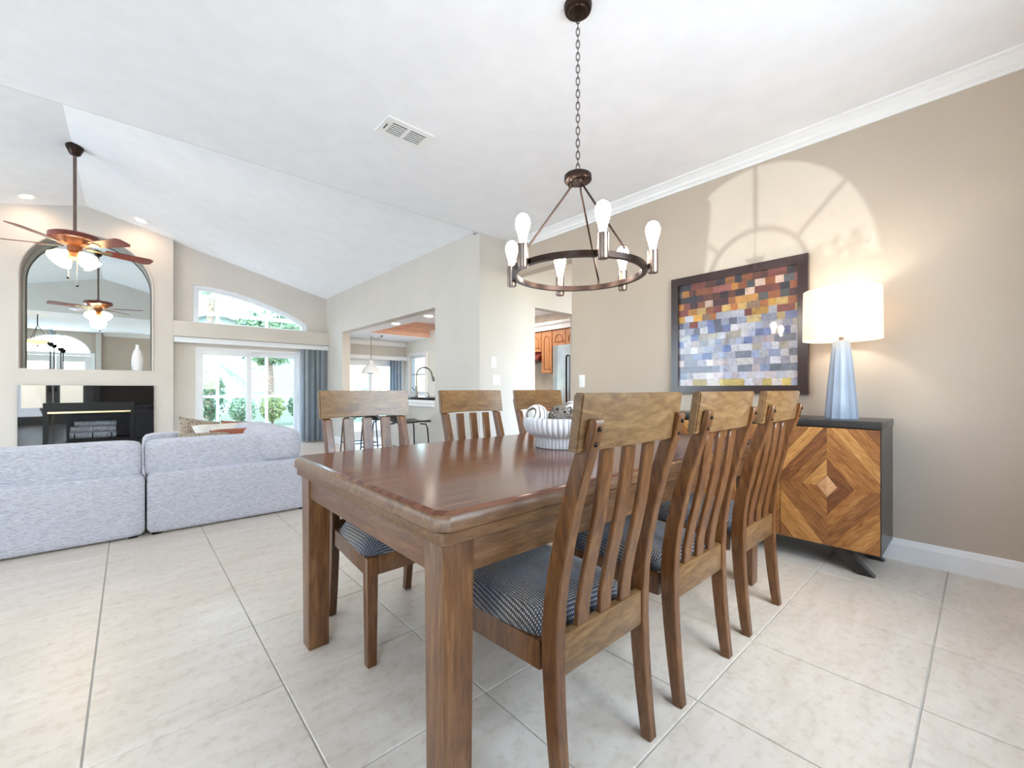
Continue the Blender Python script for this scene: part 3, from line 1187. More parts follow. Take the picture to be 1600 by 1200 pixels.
# ================================================================== PAINTING
PY0, PY1, PZ0, PZ1 = .819, 1.822, 1.022, 2.004
t = thing('wall_painting', (XW, (PY0 + PY1) / 2, PZ0), 'large dark framed abstract picture of coloured squares on the dining wall', 'picture')
FW = .062
slab('frame', rect(PY0, PZ0, PY1, PZ1), [rect(PY0 + FW, PZ0 + FW, PY1 - FW, PZ1 - FW)], 'X', XW - .038, XW - .001, M['frame_wood'], t)
pal = {'t': [(96, 50, 34), (140, 78, 44), (52, 36, 40), (164, 104, 56), (44, 40, 54), (120, 60, 50)],
       'u': [(150, 84, 44), (184, 122, 52), (70, 34, 40), (206, 176, 160), (160, 92, 84), (84, 84, 84), (196, 140, 72)],
       'v': [(176, 106, 56), (206, 154, 66), (128, 62, 54), (188, 188, 200), (150, 120, 96), (196, 160, 96)],
       'w': [(206, 166, 72), (150, 154, 176), (118, 130, 178), (176, 172, 180), (212, 186, 132), (108, 110, 130)],
       'x': [(168, 176, 204), (112, 128, 180), (196, 196, 206), (140, 142, 158), (186, 178, 170), (206, 208, 220)],
       'y': [(132, 138, 156), (160, 162, 178), (186, 186, 200), (120, 126, 142), (150, 164, 202), (176, 164, 170)],
       'z': [(206, 204, 218), (190, 190, 212), (216, 210, 214), (170, 170, 190), (206, 190, 196), (216, 216, 228)],
       'b': [(206, 182, 106), (216, 198, 140), (214, 204, 200), (196, 170, 96)]}
rows = ['t', 'u', 't', 'u', 'v', 'v', 'w', 'x', 'x', 'y', 'x', 'y', 'z', 'y', 'z', 'b']
rng = random.Random(11)
v, f, cols = [], [], []
y0, y1, z0, z1 = PY0 + FW, PY1 - FW, PZ0 + FW, PZ1 - FW
nrow = len(rows)
for ri, key in enumerate(rows):
    za, zb = z1 - (z1 - z0) * ri / nrow, z1 - (z1 - z0) * (ri + 1) / nrow
    y = y1 + rng.uniform(0, .03)
    while y > y0:
        wd = rng.uniform(.048, .078) * (1.6 if rng.random() < .15 else 1)
        ya, yb = min(y, y1), max(y - wd, y0)
        if ya - yb > .004:
            k = len(v)
            pad = .0003
            v += [(XW - .0155, ya - pad, zb + pad), (XW - .0155, yb + pad, zb + pad), (XW - .0155, yb + pad, za - pad), (XW - .0155, ya - pad, za - pad)]
            f.append((k, k + 1, k + 2, k + 3))
            # left side warm-dark at the top, right side more orange
            c = rng.choice(pal[key] if rng.random() < .8 else pal[rows[max(0, ri - 1)]])
            j = rng.uniform(.9, 1.1)
            cols.append(tuple(min(255, q * j) for q in c))
        y -= wd
canvas = box('backing', (XW - .0150, y0, z0), (XW - .002, y1, z1), plain('canvas_ground', (120, 104, 96), .7), t)
art = NT('abstract_paint')
at = art.new('ShaderNodeVertexColor', layer_name='Paint')
nv = art.coords((1, 1, 1))
nn = art.noise(nv, 34, 6, .7, .8)
sh = art.ramp(nn, [(.3, (150, 146, 148)), (.48, (226, 224, 222)), (.7, (255, 255, 255))])
art.link(art.mix(.75, at.outputs['Color'], sh, 'MULTIPLY'), art.b.inputs['Base Color'])
art.set(Roughness=.35)
art.b.inputs['Coat Weight'].default_value = .6
art.b.inputs['Coat Roughness'].default_value = .03
cv = mk('canvas', v, f, art.m, t, fix=False)
lay = cv.data.color_attributes.new('Paint', 'FLOAT_COLOR', 'CORNER')
for p, c in zip(cv.data.polygons, cols):
    for li in p.loop_indices:
        lay.data[li].color = lin(c)

# ================================================================== BUFFET
BX0, BX1, BY0, BY1, BZ0, BZ1 = 3.07, 3.50, .378, 2.26, .135, .875
t = thing('sideboard', ((BX0 + BX1) / 2, (BY0 + BY1) / 2, 0), 'black sideboard with diamond patterned reclaimed wood doors against the dining wall', 'sideboard')
box('top', (BX0 - .004, BY0 - .004, BZ1 - .042), (BX1, BY1 + .004, BZ1), M['black_wood'], t, bev=.003)
for a, b in ((BY0, BY0 + .03), (BY1 - .03, BY1)):
    box('side_panel', (BX0, a, BZ0), (BX1, b, BZ1 - .0425), M['black_wood'], t)
box('bottom_panel', (BX0 + .002, BY0 + .0305, BZ0), (BX1, BY1 - .0305, BZ0 + .025), M['black_wood'], t)
box('back_panel', (BX1 - .02, BY0 + .0305, BZ0 + .026), (BX1, BY1 - .0305, BZ1 - .043), M['black_wood'], t)


def clip(poly, a, b, c):
    out = []
    n = len(poly)
    for i in range(n):
        p, q = poly[i], poly[(i + 1) % n]
        fp, fq = a * p[0] + b * p[1] - c, a * q[0] + b * q[1] - c
        if fp <= 0:
            out.append(p)
        if (fp < 0 < fq) or (fq < 0 < fp):
            k = fp / (fp - fq)
            out.append((p[0] + (q[0] - p[0]) * k, p[1] + (q[1] - p[1]) * k))
    return out


dw = (BY1 - BY0 - .06) / 4
dz0, dz1 = BZ0 + .003, BZ1 - .046
rng = random.Random(5)
mi_cycle = [0, 1, 2, 3, 0, 2, 1, 4]
for k in range(4):
    a, b = BY0 + .03 + dw * k + .002, BY0 + .03 + dw * (k + 1) - .002
    if k == 0:
        a = BY0 + .004
    door = box('door', (BX0 - .006, a, dz0), (BX0 + .014, b, dz1), M['black_wood'], t)
    cy, cz = (a + b) / 2, (dz0 + dz1) / 2
    hy_, hz = (b - a) / 2, (dz1 - dz0) / 2
    asp = hz / hy_ * .92
    for qy in (1, -1):
        for qz in (1, -1):
            bands = [.045 * 1.15, .125, .20, .275, .35, .43, .62]
            for bi in range(len(bands) - 1):
                lo, hi = bands[bi] + .0008, bands[bi + 1] - .0008
                # |y| + |z|/asp between lo and hi, clipped to this quadrant of the door
                poly = [(0, 0), (hy_, 0), (hy_, hz), (0, hz)]
                poly = clip(poly, 1, 1 / asp, hi)
                poly = clip(poly, -1, -1 / asp, -lo)
                if len(poly) < 3:
                    continue
                P2 = [(cy + qy * p[0], cz + qz * p[1]) for p in poly]
                if qy * qz < 0:
                    P2 = P2[::-1]
                mi = rng.choice([0, 0, 1, 1, 2, 2, 3]) * 2 + (0 if qy * qz > 0 else 1)
                slab('plank', P2, [], 'X', BX0 - .0105 - rng.random() * .001, BX0 - .0062, PLANK[mi], door)
    # little raised pyramid in the middle
    r_ = .045 * 1.15
    v = [(BX0 - .0062, cy + r_, cz), (BX0 - .0062, cy, cz + r_ * asp), (BX0 - .0062, cy - r_, cz), (BX0 - .0062, cy, cz - r_ * asp),
         (BX0 - .012, cy + r_ * .96, cz), (BX0 - .012, cy, cz + r_ * asp * .96), (BX0 - .012, cy - r_ * .96, cz), (BX0 - .012, cy, cz - r_ * asp * .96), (BX0 - .022, cy, cz)]
    f = [(0, 1, 2, 3), (0, 1, 5, 4), (1, 2, 6, 5), (2, 3, 7, 6), (3, 0, 4, 7), (4, 5, 8), (5, 6, 8), (6, 7, 8), (7, 4, 8)]
    mk('knob', v, f, PLANK[8], door)
for y, s in ((BY0 + .03, 1), (BY1 - .03, -1)):
    for x, xo in ((BX0 + .02, 0), (BX1 - .07, 0)):
        v = []
        for z, off in ((BZ0 - .0005, .135), (0, 0)):
            for dx, dy in ((0, 0), (.05, 0), (.05, .075), (0, .075)):
                v.append((x + dx, y + s * (off + dy), z))
        mk('leg', v, [(0, 1, 2, 3), (4, 5, 6, 7), (0, 1, 5, 4), (1, 2, 6, 5), (2, 3, 7, 6), (3, 0, 4, 7)], M['black_wood'], t)

# ================================================================== TABLE LAMP
LX_, LY_ = 3.29, .595
t = thing('table_lamp', (LX_, LY_, BZ1), 'lit table lamp with fluted pale blue base and white drum shade on the sideboard', 'lamp')
NFL = 12


def lampvf():
    v, f = [], []
    n = NFL * 4
    lv = [(0, .084), (.004, .086), (.1, .0785), (.2, .070), (.3, .0615), (.4, .052), (.475, .0445), (.483, .036), (.484, .001)]
    for z, r in lv:
        for i in range(n):
            a = 2 * PI * i / n
            k = (i % 4) / 4
            q = r * (1 - .085 * math.sin(PI * k)) if r > .04 else r
            v.append((LX_ + q * math.cos(a + .13), LY_ + q * math.sin(a + .13), BZ1 + .0005 + z))
    for k in range(len(lv) - 1):
        for i in range(n):
            j = (i + 1) % n
            f.append((k * n + i, k * n + j, (k + 1) * n + j, (k + 1) * n + i))
    f += [tuple(range(n)), tuple(range((len(lv) - 1) * n, len(lv) * n))]
    return v, f


v, f = lampvf()
mk('base', v, f, M['lamp_base'], t, True)
lathe('neck', [(.001, .4845), (.013, .4845), (.013, .56), (.001, .56)], M['pewter'], t, 14, (LX_, LY_, BZ1))
v, f = [], []
n = 48
SR, SZ0_, SZ1_ = .200, 1.362, 1.672
for r, z in ((SR, SZ0_), (SR - .004, SZ1_), (SR - .0055, SZ1_), (SR - .0015, SZ0_)):
    for i in range(n):
        a = 2 * PI * i / n
        v.append((LX_ + r * math.cos(a), LY_ + r * math.sin(a), z))
for k in range(4):
    k2 = (k + 1) % 4
    for i in range(n):
        j = (i + 1) % n
        f.append((k * n + i, k * n + j, k2 * n + j, k2 * n + i))
mk('lamp_shade', v, f, M['shade'], t, True)
for k in range(3):
    a = 2 * PI * k / 3 + .4
    tube('shade_spider', [(LX_ + .012 * math.cos(a), LY_ + .012 * math.sin(a), 1.432), (LX_ + (SR - .006) * math.cos(a), LY_ + (SR - .006) * math.sin(a), 1.432 + .2)], .002, M['pewter'], t, 5)
v, f = spherevf((LX_, LY_, 1.475), .030, 14, 10, (1, 1, 1.3))
mk('bulb', v, f, emis('lit_lamp_bulb', (255, 214, 160), 4), t, 'all')
lamp('table_lamp_light', 'POINT', (LX_, LY_, 1.545), 3.8, (1, .88, .74), shadow_soft_size=.035)


# ================================================================== WALL PLATES
def plate(name, label, cat, c, w_, h_, axis, kind):
    t = thing(name, c, label, cat)
    if axis == 'Y':
        box('plate', (c[0] - w_ / 2, c[1] - .006, c[2] - h_ / 2), (c[0] + w_ / 2, c[1], c[2] + h_ / 2), M['plate'], t, bev=.0025)
        for dx in kind:
            box('rocker', (c[0] + dx - .016, c[1] - .0095, c[2] - .033), (c[0] + dx + .016, c[1] - .0062, c[2] + .033), M['plate'], t, bev=.001)
    else:
        box('plate', (c[0] - .006, c[1] - w_ / 2, c[2] - h_ / 2), (c[0], c[1] + w_ / 2, c[2] + h_ / 2), M['plate'], t, bev=.0025)
        for dx in kind:
            box('rocker', (c[0] - .0095, c[1] + dx - .016, c[2] - .033), (c[0] - .0062, c[1] + dx + .016, c[2] + .033), M['plate'], t, bev=.001)


plate('light_switch', 'single white light switch above the double plate on the jog wall', 'switch', (3.216, YJ, 1.375), .075, .125, 'Y', [0])
plate('light_switch', 'double white switch plate below the single switch on the jog wall', 'switch', (3.258, YJ, 1.165), .12, .115, 'Y', [-.024, .024])
plate('light_switch', 'white rocker switch at the hall end of the dining wall', 'switch', (XW, 2.83, 1.14), .075, .13, 'X', [0])

# ================================================================== SOFA
SF = M['sofa']
t = thing('sofa_section', (-.44, 4.45, 0), 'left section of the pale grey sectional sofa seen from behind', 'sofa', 'sections of the grey sectional sofa')
cushion('back_frame', (-.98, 4.015, .012), (.086, 4.235, .445), SF, t, .10, 12)
cushion('seat_base', (-.978, 4.20, .014), (.084, 5.0, .30), SF, t, .10, 12)
cushion('seat_cushion', (-.97, 4.40, .29), (.080, 5.02, .46), SF, t, .2, 12)
v, f = cushvf((-.95, 4.10, .40), (.075, 4.42, .668), .24, 12)
mk('back_cushion', [(x, y + (z - .4) * .12, z) for x, y, z in v], f, SF, t, 'all')
for x in (-.92, .02):
    for y in (4.06, 4.93):
        box('foot', (x - .025, y - .025, 0), (x + .025, y + .025, .016), M['black_metal'], t)

t = thing('sofa_section', (.66, 4.95, 0), 'right corner section of the pale grey sectional sofa with rolled back cushions', 'sofa', 'sections of the grey sectional sofa')
cushion('back_frame', (.096, 4.015, .012), (1.20, 4.235, .445), SF, t, .10, 12)
cushion('side_frame', (1.01, 4.10, .012), (1.20, 5.86, .445), SF, t, .10, 12)
cushion('seat_base', (.10, 4.18, .014), (1.05, 5.80, .30), SF, t, .10, 12)
cushion('seat_cushion', (.105, 4.36, .29), (1.0, 5.10, .46), SF, t, .2, 12)
cushion('seat_cushion', (.105, 5.10, .29), (1.0, 5.68, .46), SF, t, .2, 12)
cushion('arm', (.10, 5.64, .012), (1.1, 5.86, .60), SF, t, .16, 12)
v, f = cushvf((.085, 4.10, .40), (.93, 4.42, .664), .24, 12)
mk('back_cushion', [(x, y + (z - .4) * .12, z) for x, y, z in v], f, SF, t, 'all')
v, f = cushvf((.80, 4.06, .41), (1.18, 4.90, .705), .5, 12)
mk('back_cushion', v, f, SF, t, 'all')
v, f = cushvf((.80, 4.84, .41), (1.18, 5.55, .70), .5, 12)
mk('back_cushion', v, f, SF, t, 'all')
for x in (.15, 1.14):
    for y in (4.06, 5.8):
        box('foot', (x - .025, y - .025, 0), (x + .025, y + .025, .016), M['black_metal'], t)


def pillow(loc, w_, h_, th, rot, mat, label):
    v, f = [], []
    n = 14
    for sgn in (1, -1):
        for i in range(n + 1):
            for j in range(n + 1):
                a, b = -1 + 2 * i / n, -1 + 2 * j / n
                p = ((1 - a ** 4) * (1 - b ** 4)) ** .55
                px = 1 - .10 * (1 - b * b)
                pz = 1 - .10 * (1 - a * a)
                v.append((a * w_ / 2 * (px if abs(a) == 1 else 1 - .10 * (1 - b * b) * abs(a)), sgn * th / 2 * p, b * h_ / 2 * (1 - .10 * (1 - a * a) * abs(b))))
    m = (n + 1) ** 2
    for s in (0, 1):
        for i in range(n):
            for j in range(n):
                q = [i * (n + 1) + j, (i + 1) * (n + 1) + j, (i + 1) * (n + 1) + j + 1, i * (n + 1) + j + 1]
                f.append(tuple(x + s * m for x in (q if s else q[::-1])))
    bm_v = v
    o = mk('throw_pillow', v, f, mat, None, 'all', fix=False)
    bm = bmesh.new()
    bm.from_mesh(o.data)
    bmesh.ops.remove_doubles(bm, verts=bm.verts, dist=.0005)
    bmesh.ops.recalc_face_normals(bm, faces=bm.faces)
    bm.to_mesh(o.data)
    bm.free()
    o.location = loc
    o.rotation_euler = rot
    return tag(o, label, 'pillow', 'throw pillows on the sectional')


pillow((.55, 5.54, .605), .38, .30, .13, (R(-28), R(12), R(8)), M['taupe'], 'taupe patterned throw pillow at the far left of the pillow pile')
pillow((.69, 5.20, .575), .44, .32, .14, (R(-40), R(0), R(12)), M['cream'], 'plain cream throw pillow in front of the patterned taupe one')
pillow((.87, 5.38, .585), .36, .30, .13, (R(-36), R(4), R(-20)), M['rust'], 'rust brown throw pillow behind the cream one')
pillow((.80, 4.86, .57), .46, .26, .13, (R(-45), R(0), R(4)), M['rust'], 'long rust brown lumbar pillow nearest to the back cushion')
pillow((.52, 4.74, .56), .38, .26, .12, (R(-50), R(0), R(-6)), M['taupe'], 'patterned taupe pillow half hidden low behind the sofa back')

# ================================================================== FIREPLACE
t = thing('fireplace', (NCX, YFP, 0), 'black granite fireplace with glass doors and pale brass trim', 'fireplace')
slab('surround', rect(-1.142, .0, .296, 1.108), [fb], 'Y', YFP - .03, YFP - .001, M['black_gloss'], t)
slab('door_frame', rect(-.905, .185, .065, .855), [rect(-.85, .245, .01, .70)], 'Y', YFP - .055, YFP - .031, M['black_metal'], t)
box('brass_strip', (-.86, YFP - .063, .703), (.02, YFP - .056, .727), M['brass'], t)
box('brass_strip', (-.86, YFP - .063, .222), (.02, YFP - .056, .246), M['brass'], t)
gd = NT('smoked_glass')
_tr = gd.new('ShaderNodeBsdfTransparent')
_tr.inputs[0].default_value = lin((226, 228, 232))
_gl = gd.new('ShaderNodeBsdfGlossy')
_gl.inputs['Roughness'].default_value = .02
_fr = fresnel(gd)
_mx = gd.new('ShaderNodeMixShader')
gd.link(_fr.outputs[0], _mx.inputs[0])
gd.link(_tr.outputs[0], _mx.inputs[1])
gd.link(_gl.outputs[0], _mx.inputs[2])
gd.link(_mx.outputs[0], gd.out.inputs[0])
for a, b in ((-.848, -.422), (-.418, .008)):
    box('glass_door', (a, YFP - .048, .247), (b, YFP - .043, .698), gd.m, t)
fbx = MB()
fbx.box((-.888, YFP + .50, .202), (.048, YFP + .52, .838)).box((-.888, YFP + .002, .202), (.048, YFP + .5, .222)).box((-.888, YFP + .002, .82), (.048, YFP + .5, .838))
fbx.box((-.888, YFP + .002, .222), (-.868, YFP + .5, .82)).box((.028, YFP + .002, .222), (.048, YFP + .5, .82))
fbx.go('firebox_lining', M['soot'], t)
gr = thing('log_grate', (-.41, YFP + .25, .222), 'black iron grate with three upright fingers inside the fireplace', 'grate')
mb = MB()
for x in (-.60, -.41, -.20):
    mb.add(*tubevf([(x, YFP + .12, .222), (x, YFP + .12, .285), (x, YFP + .38, .285), (x, YFP + .38, .222)], .008, 6))
mb.add(*tubevf([(-.66, YFP + .2, .293), (-.15, YFP + .2, .293)], .007, 6)).add(*tubevf([(-.66, YFP + .32, .293), (-.15, YFP + .32, .293)], .007, 6))
mb.go('bars', M['black_metal'], gr, True)
for x in (-.60, -.41, -.20):
    tube('finger', [(x, YFP + .12, .285), (x, YFP + .105, .33), (x, YFP + .10, .39)], .008, M['black_metal'], gr, 6)


def log(a, b, r, label):
    a, b = Vector(a), Vector(b)
    rng = random.Random(int(r * 1e5))
    pts = [a.lerp(b, k / 8) + Vector((0, rng.uniform(-.004, .004), rng.uniform(-.004, .004))) for k in range(9)]
    t = thing('birch_log', tuple((a + b) / 2), label, 'log', 'birch logs in the fireplace')
    tube('bark', pts, [r * rng.uniform(.94, 1.03) for _ in pts], M['birch'], t, 12)
    for p, q in ((a, a - b), (b, b - a)):
        n_ = q.normalized()
        tube('cut_end', [p + n_ * .001, p + n_ * .004], r * .93, M['log_end'], t, 12)


log((-.655, YFP + .185, .352), (-.150, YFP + .185, .352), .050, 'white birch log at the front bottom of the fireplace stack')
log((-.640, YFP + .290, .352), (-.155, YFP + .295, .352), .050, 'white birch log at the back bottom of the fireplace stack')
log((-.655, YFP + .237, .441), (-.155, YFP + .242, .441), .047, 'white birch log in the middle of the fireplace stack')
log((-.610, YFP + .255, .524), (-.150, YFP + .262, .520), .038, 'thinner white birch log on top of the fireplace stack')

# mirror in the niche
t = thing('arched_mirror', (NCX, YFP + .33, NZB), 'tall arched mirror set in the niche above the fireplace', 'mirror')


def arch(dx):
    return [(NCX - NR + dx, NZB + .001), (NCX + NR - dx, NZB + .001)] + [(NCX + (NR - dx) * math.cos(a), NZS + (NR - dx) * math.sin(a)) for a in [PI * k / 28 for k in range(29)]]


slab('mirror_glass', arch(.004), [], 'Y', YFP + .30, YFP + .306, M['mirror'], t)
slab('mirror_back', arch(.003), [], 'Y', YFP + .307, YFP + .36, M['soot'], t)

# vase and candles on the niche ledge
rng = random.Random(3)
t = thing('textured_vase', (.10, YFP + .09, NZB), 'white bottle vase with dimpled texture on the niche ledge', 'vase')
prof = [(.001, 0), (.045, 0), (.058, .01), (.066, .09), (.067, .16), (.062, .24), (.05, .30), (.032, .345), (.022, .37), (.021, .40), (.025, .415), (.019, .415), (.016, .38), (.001, .36)]
v, f = lathevf([(r, z) for r, z in prof], 30, (.10, YFP + .09, NZB + .0005))
mk('vase_body', v, f, M['ceramic'], t, True)
mb = MB()
for k in range(12):
    z = .035 + k * .025
    r = .062 + .005 * math.sin(PI * min(z / .3, 1)) - (max(z - .2, 0) * .15)
    for i in range(14):
        a = 2 * PI * (i + .5 * (k % 2)) / 14
        mb.add(*spherevf((.10 + r * math.cos(a), YFP + .09 + r * math.sin(a), NZB + z), .0085, 6, 4))
o = mb.go('dimples', M['ceramic'], t, 'all')
o['kind'] = 'stuff'


def candle(x, y, h, label):
    t = thing('candle_holder', (x, y, NZB), label, 'candle holder', 'glass candle holders on the niche ledge')
    lathe('base', [(.001, 0), (.04, 0), (.042, .006), (.010, .012), (.001, .013)], M['black_metal'], t, 16, (x, y, NZB + .0005))
    lathe('stem', [(.001, .013), (.006, .013), (.006, h), (.001, h)], M['black_metal'], t, 10, (x, y, NZB))
    lathe('cup', [(.001, h + .0005), (.016, h), (.030, h + .02), (.034, h + .05), (.030, h + .056), (.001, h + .056)], M['black_metal'], t, 16, (x, y, NZB))
    n = 18
    v, f = [], []
    for r, z in ((.027, h + .057), (.027, h + .26), (.0245, h + .26), (.0245, h + .057)):
        for i in range(n):
            a = 2 * PI * i / n
            v.append((x + r * math.cos(a), y + r * math.sin(a), NZB + z))
    for k in range(4):
        for i in range(n):
            f.append((k * n + i, k * n + (i + 1) % n, ((k + 1) % 4) * n + (i + 1) % n, ((k + 1) % 4) * n + i))
    mk('glass_cylinder', v, f, M['clear'], t, True)


candle(-.845, YFP + .10, .33, 'taller black candle holder with a clear glass cylinder on the ledge')
candle(-.745, YFP + .16, .26, 'shorter black candle holder with a clear glass cylinder on the ledge')

# ================================================================== CEILING FAN
FX, FY = -.449, 6.804
zf = zroof(FX)
t = thing('ceiling_fan', (FX, FY, zf), 'five bladed ceiling fan with cherry blades and lit glass shades', 'ceiling fan')
lathe('canopy', [(.001, -.11), (.03, -.11), (.045, -.10), (.062, -.06), (.075, -.03), (.078, .01), (.001, .012)], M['bronze'], t, 20, (FX, FY, zf))
tube('rod', [(FX, FY, zf - .10), (FX, FY, 2.79)], .0155, M['pewter'], t, 12)
lathe('motor_housing', [(.001, .04), (.03, .04), (.036, .012), (.19, .004), (.215, -.01), (.215, -.055), (.20, -.065), (.001, -.066)], M['fan_wood'], t, 36, (FX, FY, 2.775))
lathe('collar', [(.001, 0), (.17, 0), (.14, -.04), (.07, -.055), (.062, -.06), (.062, -.12), (.085, -.14), (.075, -.19), (.03, -.21), (.001, -.212)], M['copper'], t, 30, (FX, FY, 2.708))
for k in range(5):
    a = R(19 + 72 * k)
    ca, sa = math.cos(a), math.sin(a)

    def P(r, s, z):
        pit = -s * math.tan(R(13))
        return (FX + r * ca - s * sa, FY + r * sa + s * ca, z + pit)
    outl = [(.25, -.055), (.30, -.062), (.66, -.078), (.70, -.05), (.70, .05), (.66, .078), (.30, .062), (.25, .055)]
    v = [P(r, s, 2.645) for r, s in outl] + [P(r, s, 2.653) for r, s in outl]
    n = len(outl)
    f = [tuple(range(n)), tuple(range(n, 2 * n))] + [(i, (i + 1) % n, (i + 1) % n + n, i + n) for i in range(n)]
    bl = mk('blade', v, f, M['fan_wood'], t)
    v = [P(r, s, z) for z in (2.636, 2.6445) for r, s in ((.10, -.018), (.20, -.012), (.30, -.045), (.33, 0), (.30, .045), (.20, .012), (.10, .018))]
    n = 7
    mk('blade_iron', v, [tuple(range(n)), tuple(range(n, 2 * n))] + [(i, (i + 1) % n, (i + 1) % n + n, i + n) for i in range(n)], M['brass'], bl)
for k in range(4):
    a = R(-140 + 90 * k)
    ax = Vector((math.cos(a) * .72, math.sin(a) * .72, -.69)).normalized()
    c0 = Vector((FX + .085 * math.cos(a), FY + .085 * math.sin(a), 2.565))
    rot = ax.to_track_quat('Z', 'Y').to_matrix()
    pr_ = [(.001, -.01), (.022, -.01), (.028, .0), (.045, .03), (.068, .075), (.082, .12), (.088, .135), (.080, .134), (.06, .08), (.001, .04)]
    v, f = lathevf(pr_, 18)
    mk('glass_shade', [c0 + rot @ Vector(p) for p in v], f, M['fan_bulb'], t, True)
for dx, zl in ((-.05, 2.30), (.02, 2.22)):
    tube('pull_chain', [(FX + dx, FY - .03, 2.50), (FX + dx, FY - .03, zl)], .0018, M['brass'], t, 5)
    v, f = spherevf((FX + dx, FY - .03, zl - .012), .013, 8, 6)
    mk('chain_knob', v, f, M['black_metal'], t, 'all')
lamp('fan_light', 'POINT', (FX, FY, 2.36), 7, (1, .78, .55), shadow_soft_size=.12)


# recessed lights over the fireplace
def downlight(x, y, label, slope, power, group, z=None, kind='vault'):
    zz = zroof(x) if z is None else z
    t = thing('recessed_light', (x, y, zz), label, 'ceiling light', group)
    lathe('trim_ring', [(.062, -.004), (.095, -.006), (.095, -.001), (.062, -.001), (.062, -.004)], M['plate'], t, 26, (x, y, zz))
    lathe('lens', [(.001, -.0015), (.0615, -.0015), (.056, -.012), (.03, -.017), (.001, -.018)], M['downlight'], t, 24, (x, y, zz))
    t.rotation_euler = (0, slope, 0)
    return t


sl = math.atan((ZR - ZE) / (XP - RIDGE))
downlight(-1.02, 8.60, 'lit recessed light left of the fan above the fireplace wall', -sl, 0, 'recessed lights on the vault')
downlight(.135, 8.60, 'lit recessed light right of the fan above the fireplace wall', sl, 0, 'recessed lights on the vault')
for x in (-1.02, .135):
    lamp('recessed_spot', 'SPOT', (x, 8.55, zroof(x) - .035), 9, (1, .66, .42), aim=(0, .55, -1), spot_size=R(150), spot_blend=1.0, shadow_soft_size=.06)
# smoke detector
xs_, ys_ = 1.752, 8.635
t = thing('smoke_detector', (xs_, ys_, zroof(xs_)), 'small round white smoke detector on the vaulted ceiling', 'smoke detector')
lathe('base', [(.001, -.002), (.07, -.002), (.07, -.012), (.001, -.012)], M['plate'], t, 22, (xs_, ys_, zroof(xs_)))
lathe('cover', [(.001, -.0125), (.066, -.0125), (.06, -.032), (.035, -.042), (.001, -.042)], M['plate'], t, 22, (xs_, ys_, zroof(xs_)))
t.rotation_euler = (0, sl, 0)


# ================================================================== VERTICAL BLINDS
def blinds(x0, x1, n, y, z0, z1, vx0, vx1, vz0, vz1, label, ms, ang=38):
    t = thing('vertical_blind', ((x0 + x1) / 2, y, z0), label, 'blind')
    box('valance', (vx0, y - .045, vz0), (vx1, y + .045, vz1), M['vinyl'], t, bev=.004)
    rng = random.Random(n)
    w_ = .042
    for k in range(n):
        x = x0 + (x1 - x0) * (k + .5) / n
        a = R(ang + rng.uniform(-14, 14))
        ca, sa = math.cos(a), math.sin(a)
        v, pts = [], []
        for i in range(5):
            u = -1 + i / 2
            pts.append((x + u * w_ * ca - .010 * (1 - u * u) * sa, y + u * w_ * sa * .95 + .010 * (1 - u * u) * ca))
        for zz in (z0, z1):
            v += [(p[0], p[1], zz) for p in pts] + [(p[0] + .0012 * sa, p[1] - .0012 * ca, zz) for p in pts]
        f = []
        for i in range(4):
            f += [(i, i + 1, i + 11, i + 10), (i + 5, i + 15, i + 16, i + 6)]
        f += [(0, 10, 15, 5), (4, 9, 19, 14), (0, 5, 6, 1), (1, 6, 7, 2), (2, 7, 8, 3), (3, 8, 9, 4), (10, 11, 16, 15), (11, 12, 17, 16), (12, 13, 18, 17), (13, 14, 19, 18)]
        mk('vane', v, f, ms[k % len(ms)], t, True)
    return t


blinds(2.50, 2.98, 15, 8.95, .02, 1.832, .55, XP - .004, 1.835, 1.925, 'blue grey vertical blind drawn to the right of the patio door under a white valance', [M['blind'], M['blind'], M['blind_dark']])
blinds(4.38, 4.70, 8, 8.98, .02, 1.70, XP + .17, 4.79, 1.705, 1.79, 'grey vertical blind at the breakfast nook door', [M['blind_dark'], M['blind']])

# ================================================================== KITCHEN
t = thing('bar_counter', (3.3, 5.58, .862), 'black counter slab with white ledge on the half wall of the kitchen', 'counter')
box('slab', (3.00, YO0 + .003, .905), (3.72, 6.32, .94), M['granite'], t, bev=.004)
box('ledge', (2.955, YO0 + .003, .863), (3.165, 6.30, .9045), M['trim'], t, bev=.004)
box('ledge', (2.975, YO0 + .003, .815), (3.0095, 6.30, .8625), M['trim'], t, bev=.004)
box('base_cabinet', (3.17, YO0 + .01, .0), (3.70, 6.28, .9045), M['oak'], t)
fx, fy = 3.16, 5.62
t = thing('kitchen_faucet', (fx, fy, .94), 'tall gooseneck kitchen faucet on the pass through counter', 'faucet')
lathe('base', [(.001, 0), (.028, 0), (.026, .012), (.019, .02), (.019, .16), (.001, .16)], M['chrome'], t, 14, (fx, fy, .9405))
pts = [(fx, fy, 1.10), (fx, fy, 1.24)] + [(fx + .075 - .075 * math.cos(a), fy - .09 + .09 * math.cos(a), 1.26 + .115 * math.sin(a)) for a in [PI * k / 10 for k in range(11)]]
tube('spout', pts, .012, M['chrome'], t, 10)
e_ = pts[-1]
tube('spray_head', [e_, (e_[0] + .01, e_[1] - .015, 1.225), (e_[0] + .016, e_[1] - .025, 1.17)], [.014, .018, .021], M['chrome'], t, 10)
tube('handle', [(fx, fy + .018, 1.03), (fx - .01, fy + .06, 1.045), (fx - .02, fy + .09, 1.08)], .007, M['chrome'], t, 8)
t = thing('water_tap', (3.22, 5.18, .94), 'slender curved drinking water tap right of the kitchen faucet', 'tap')
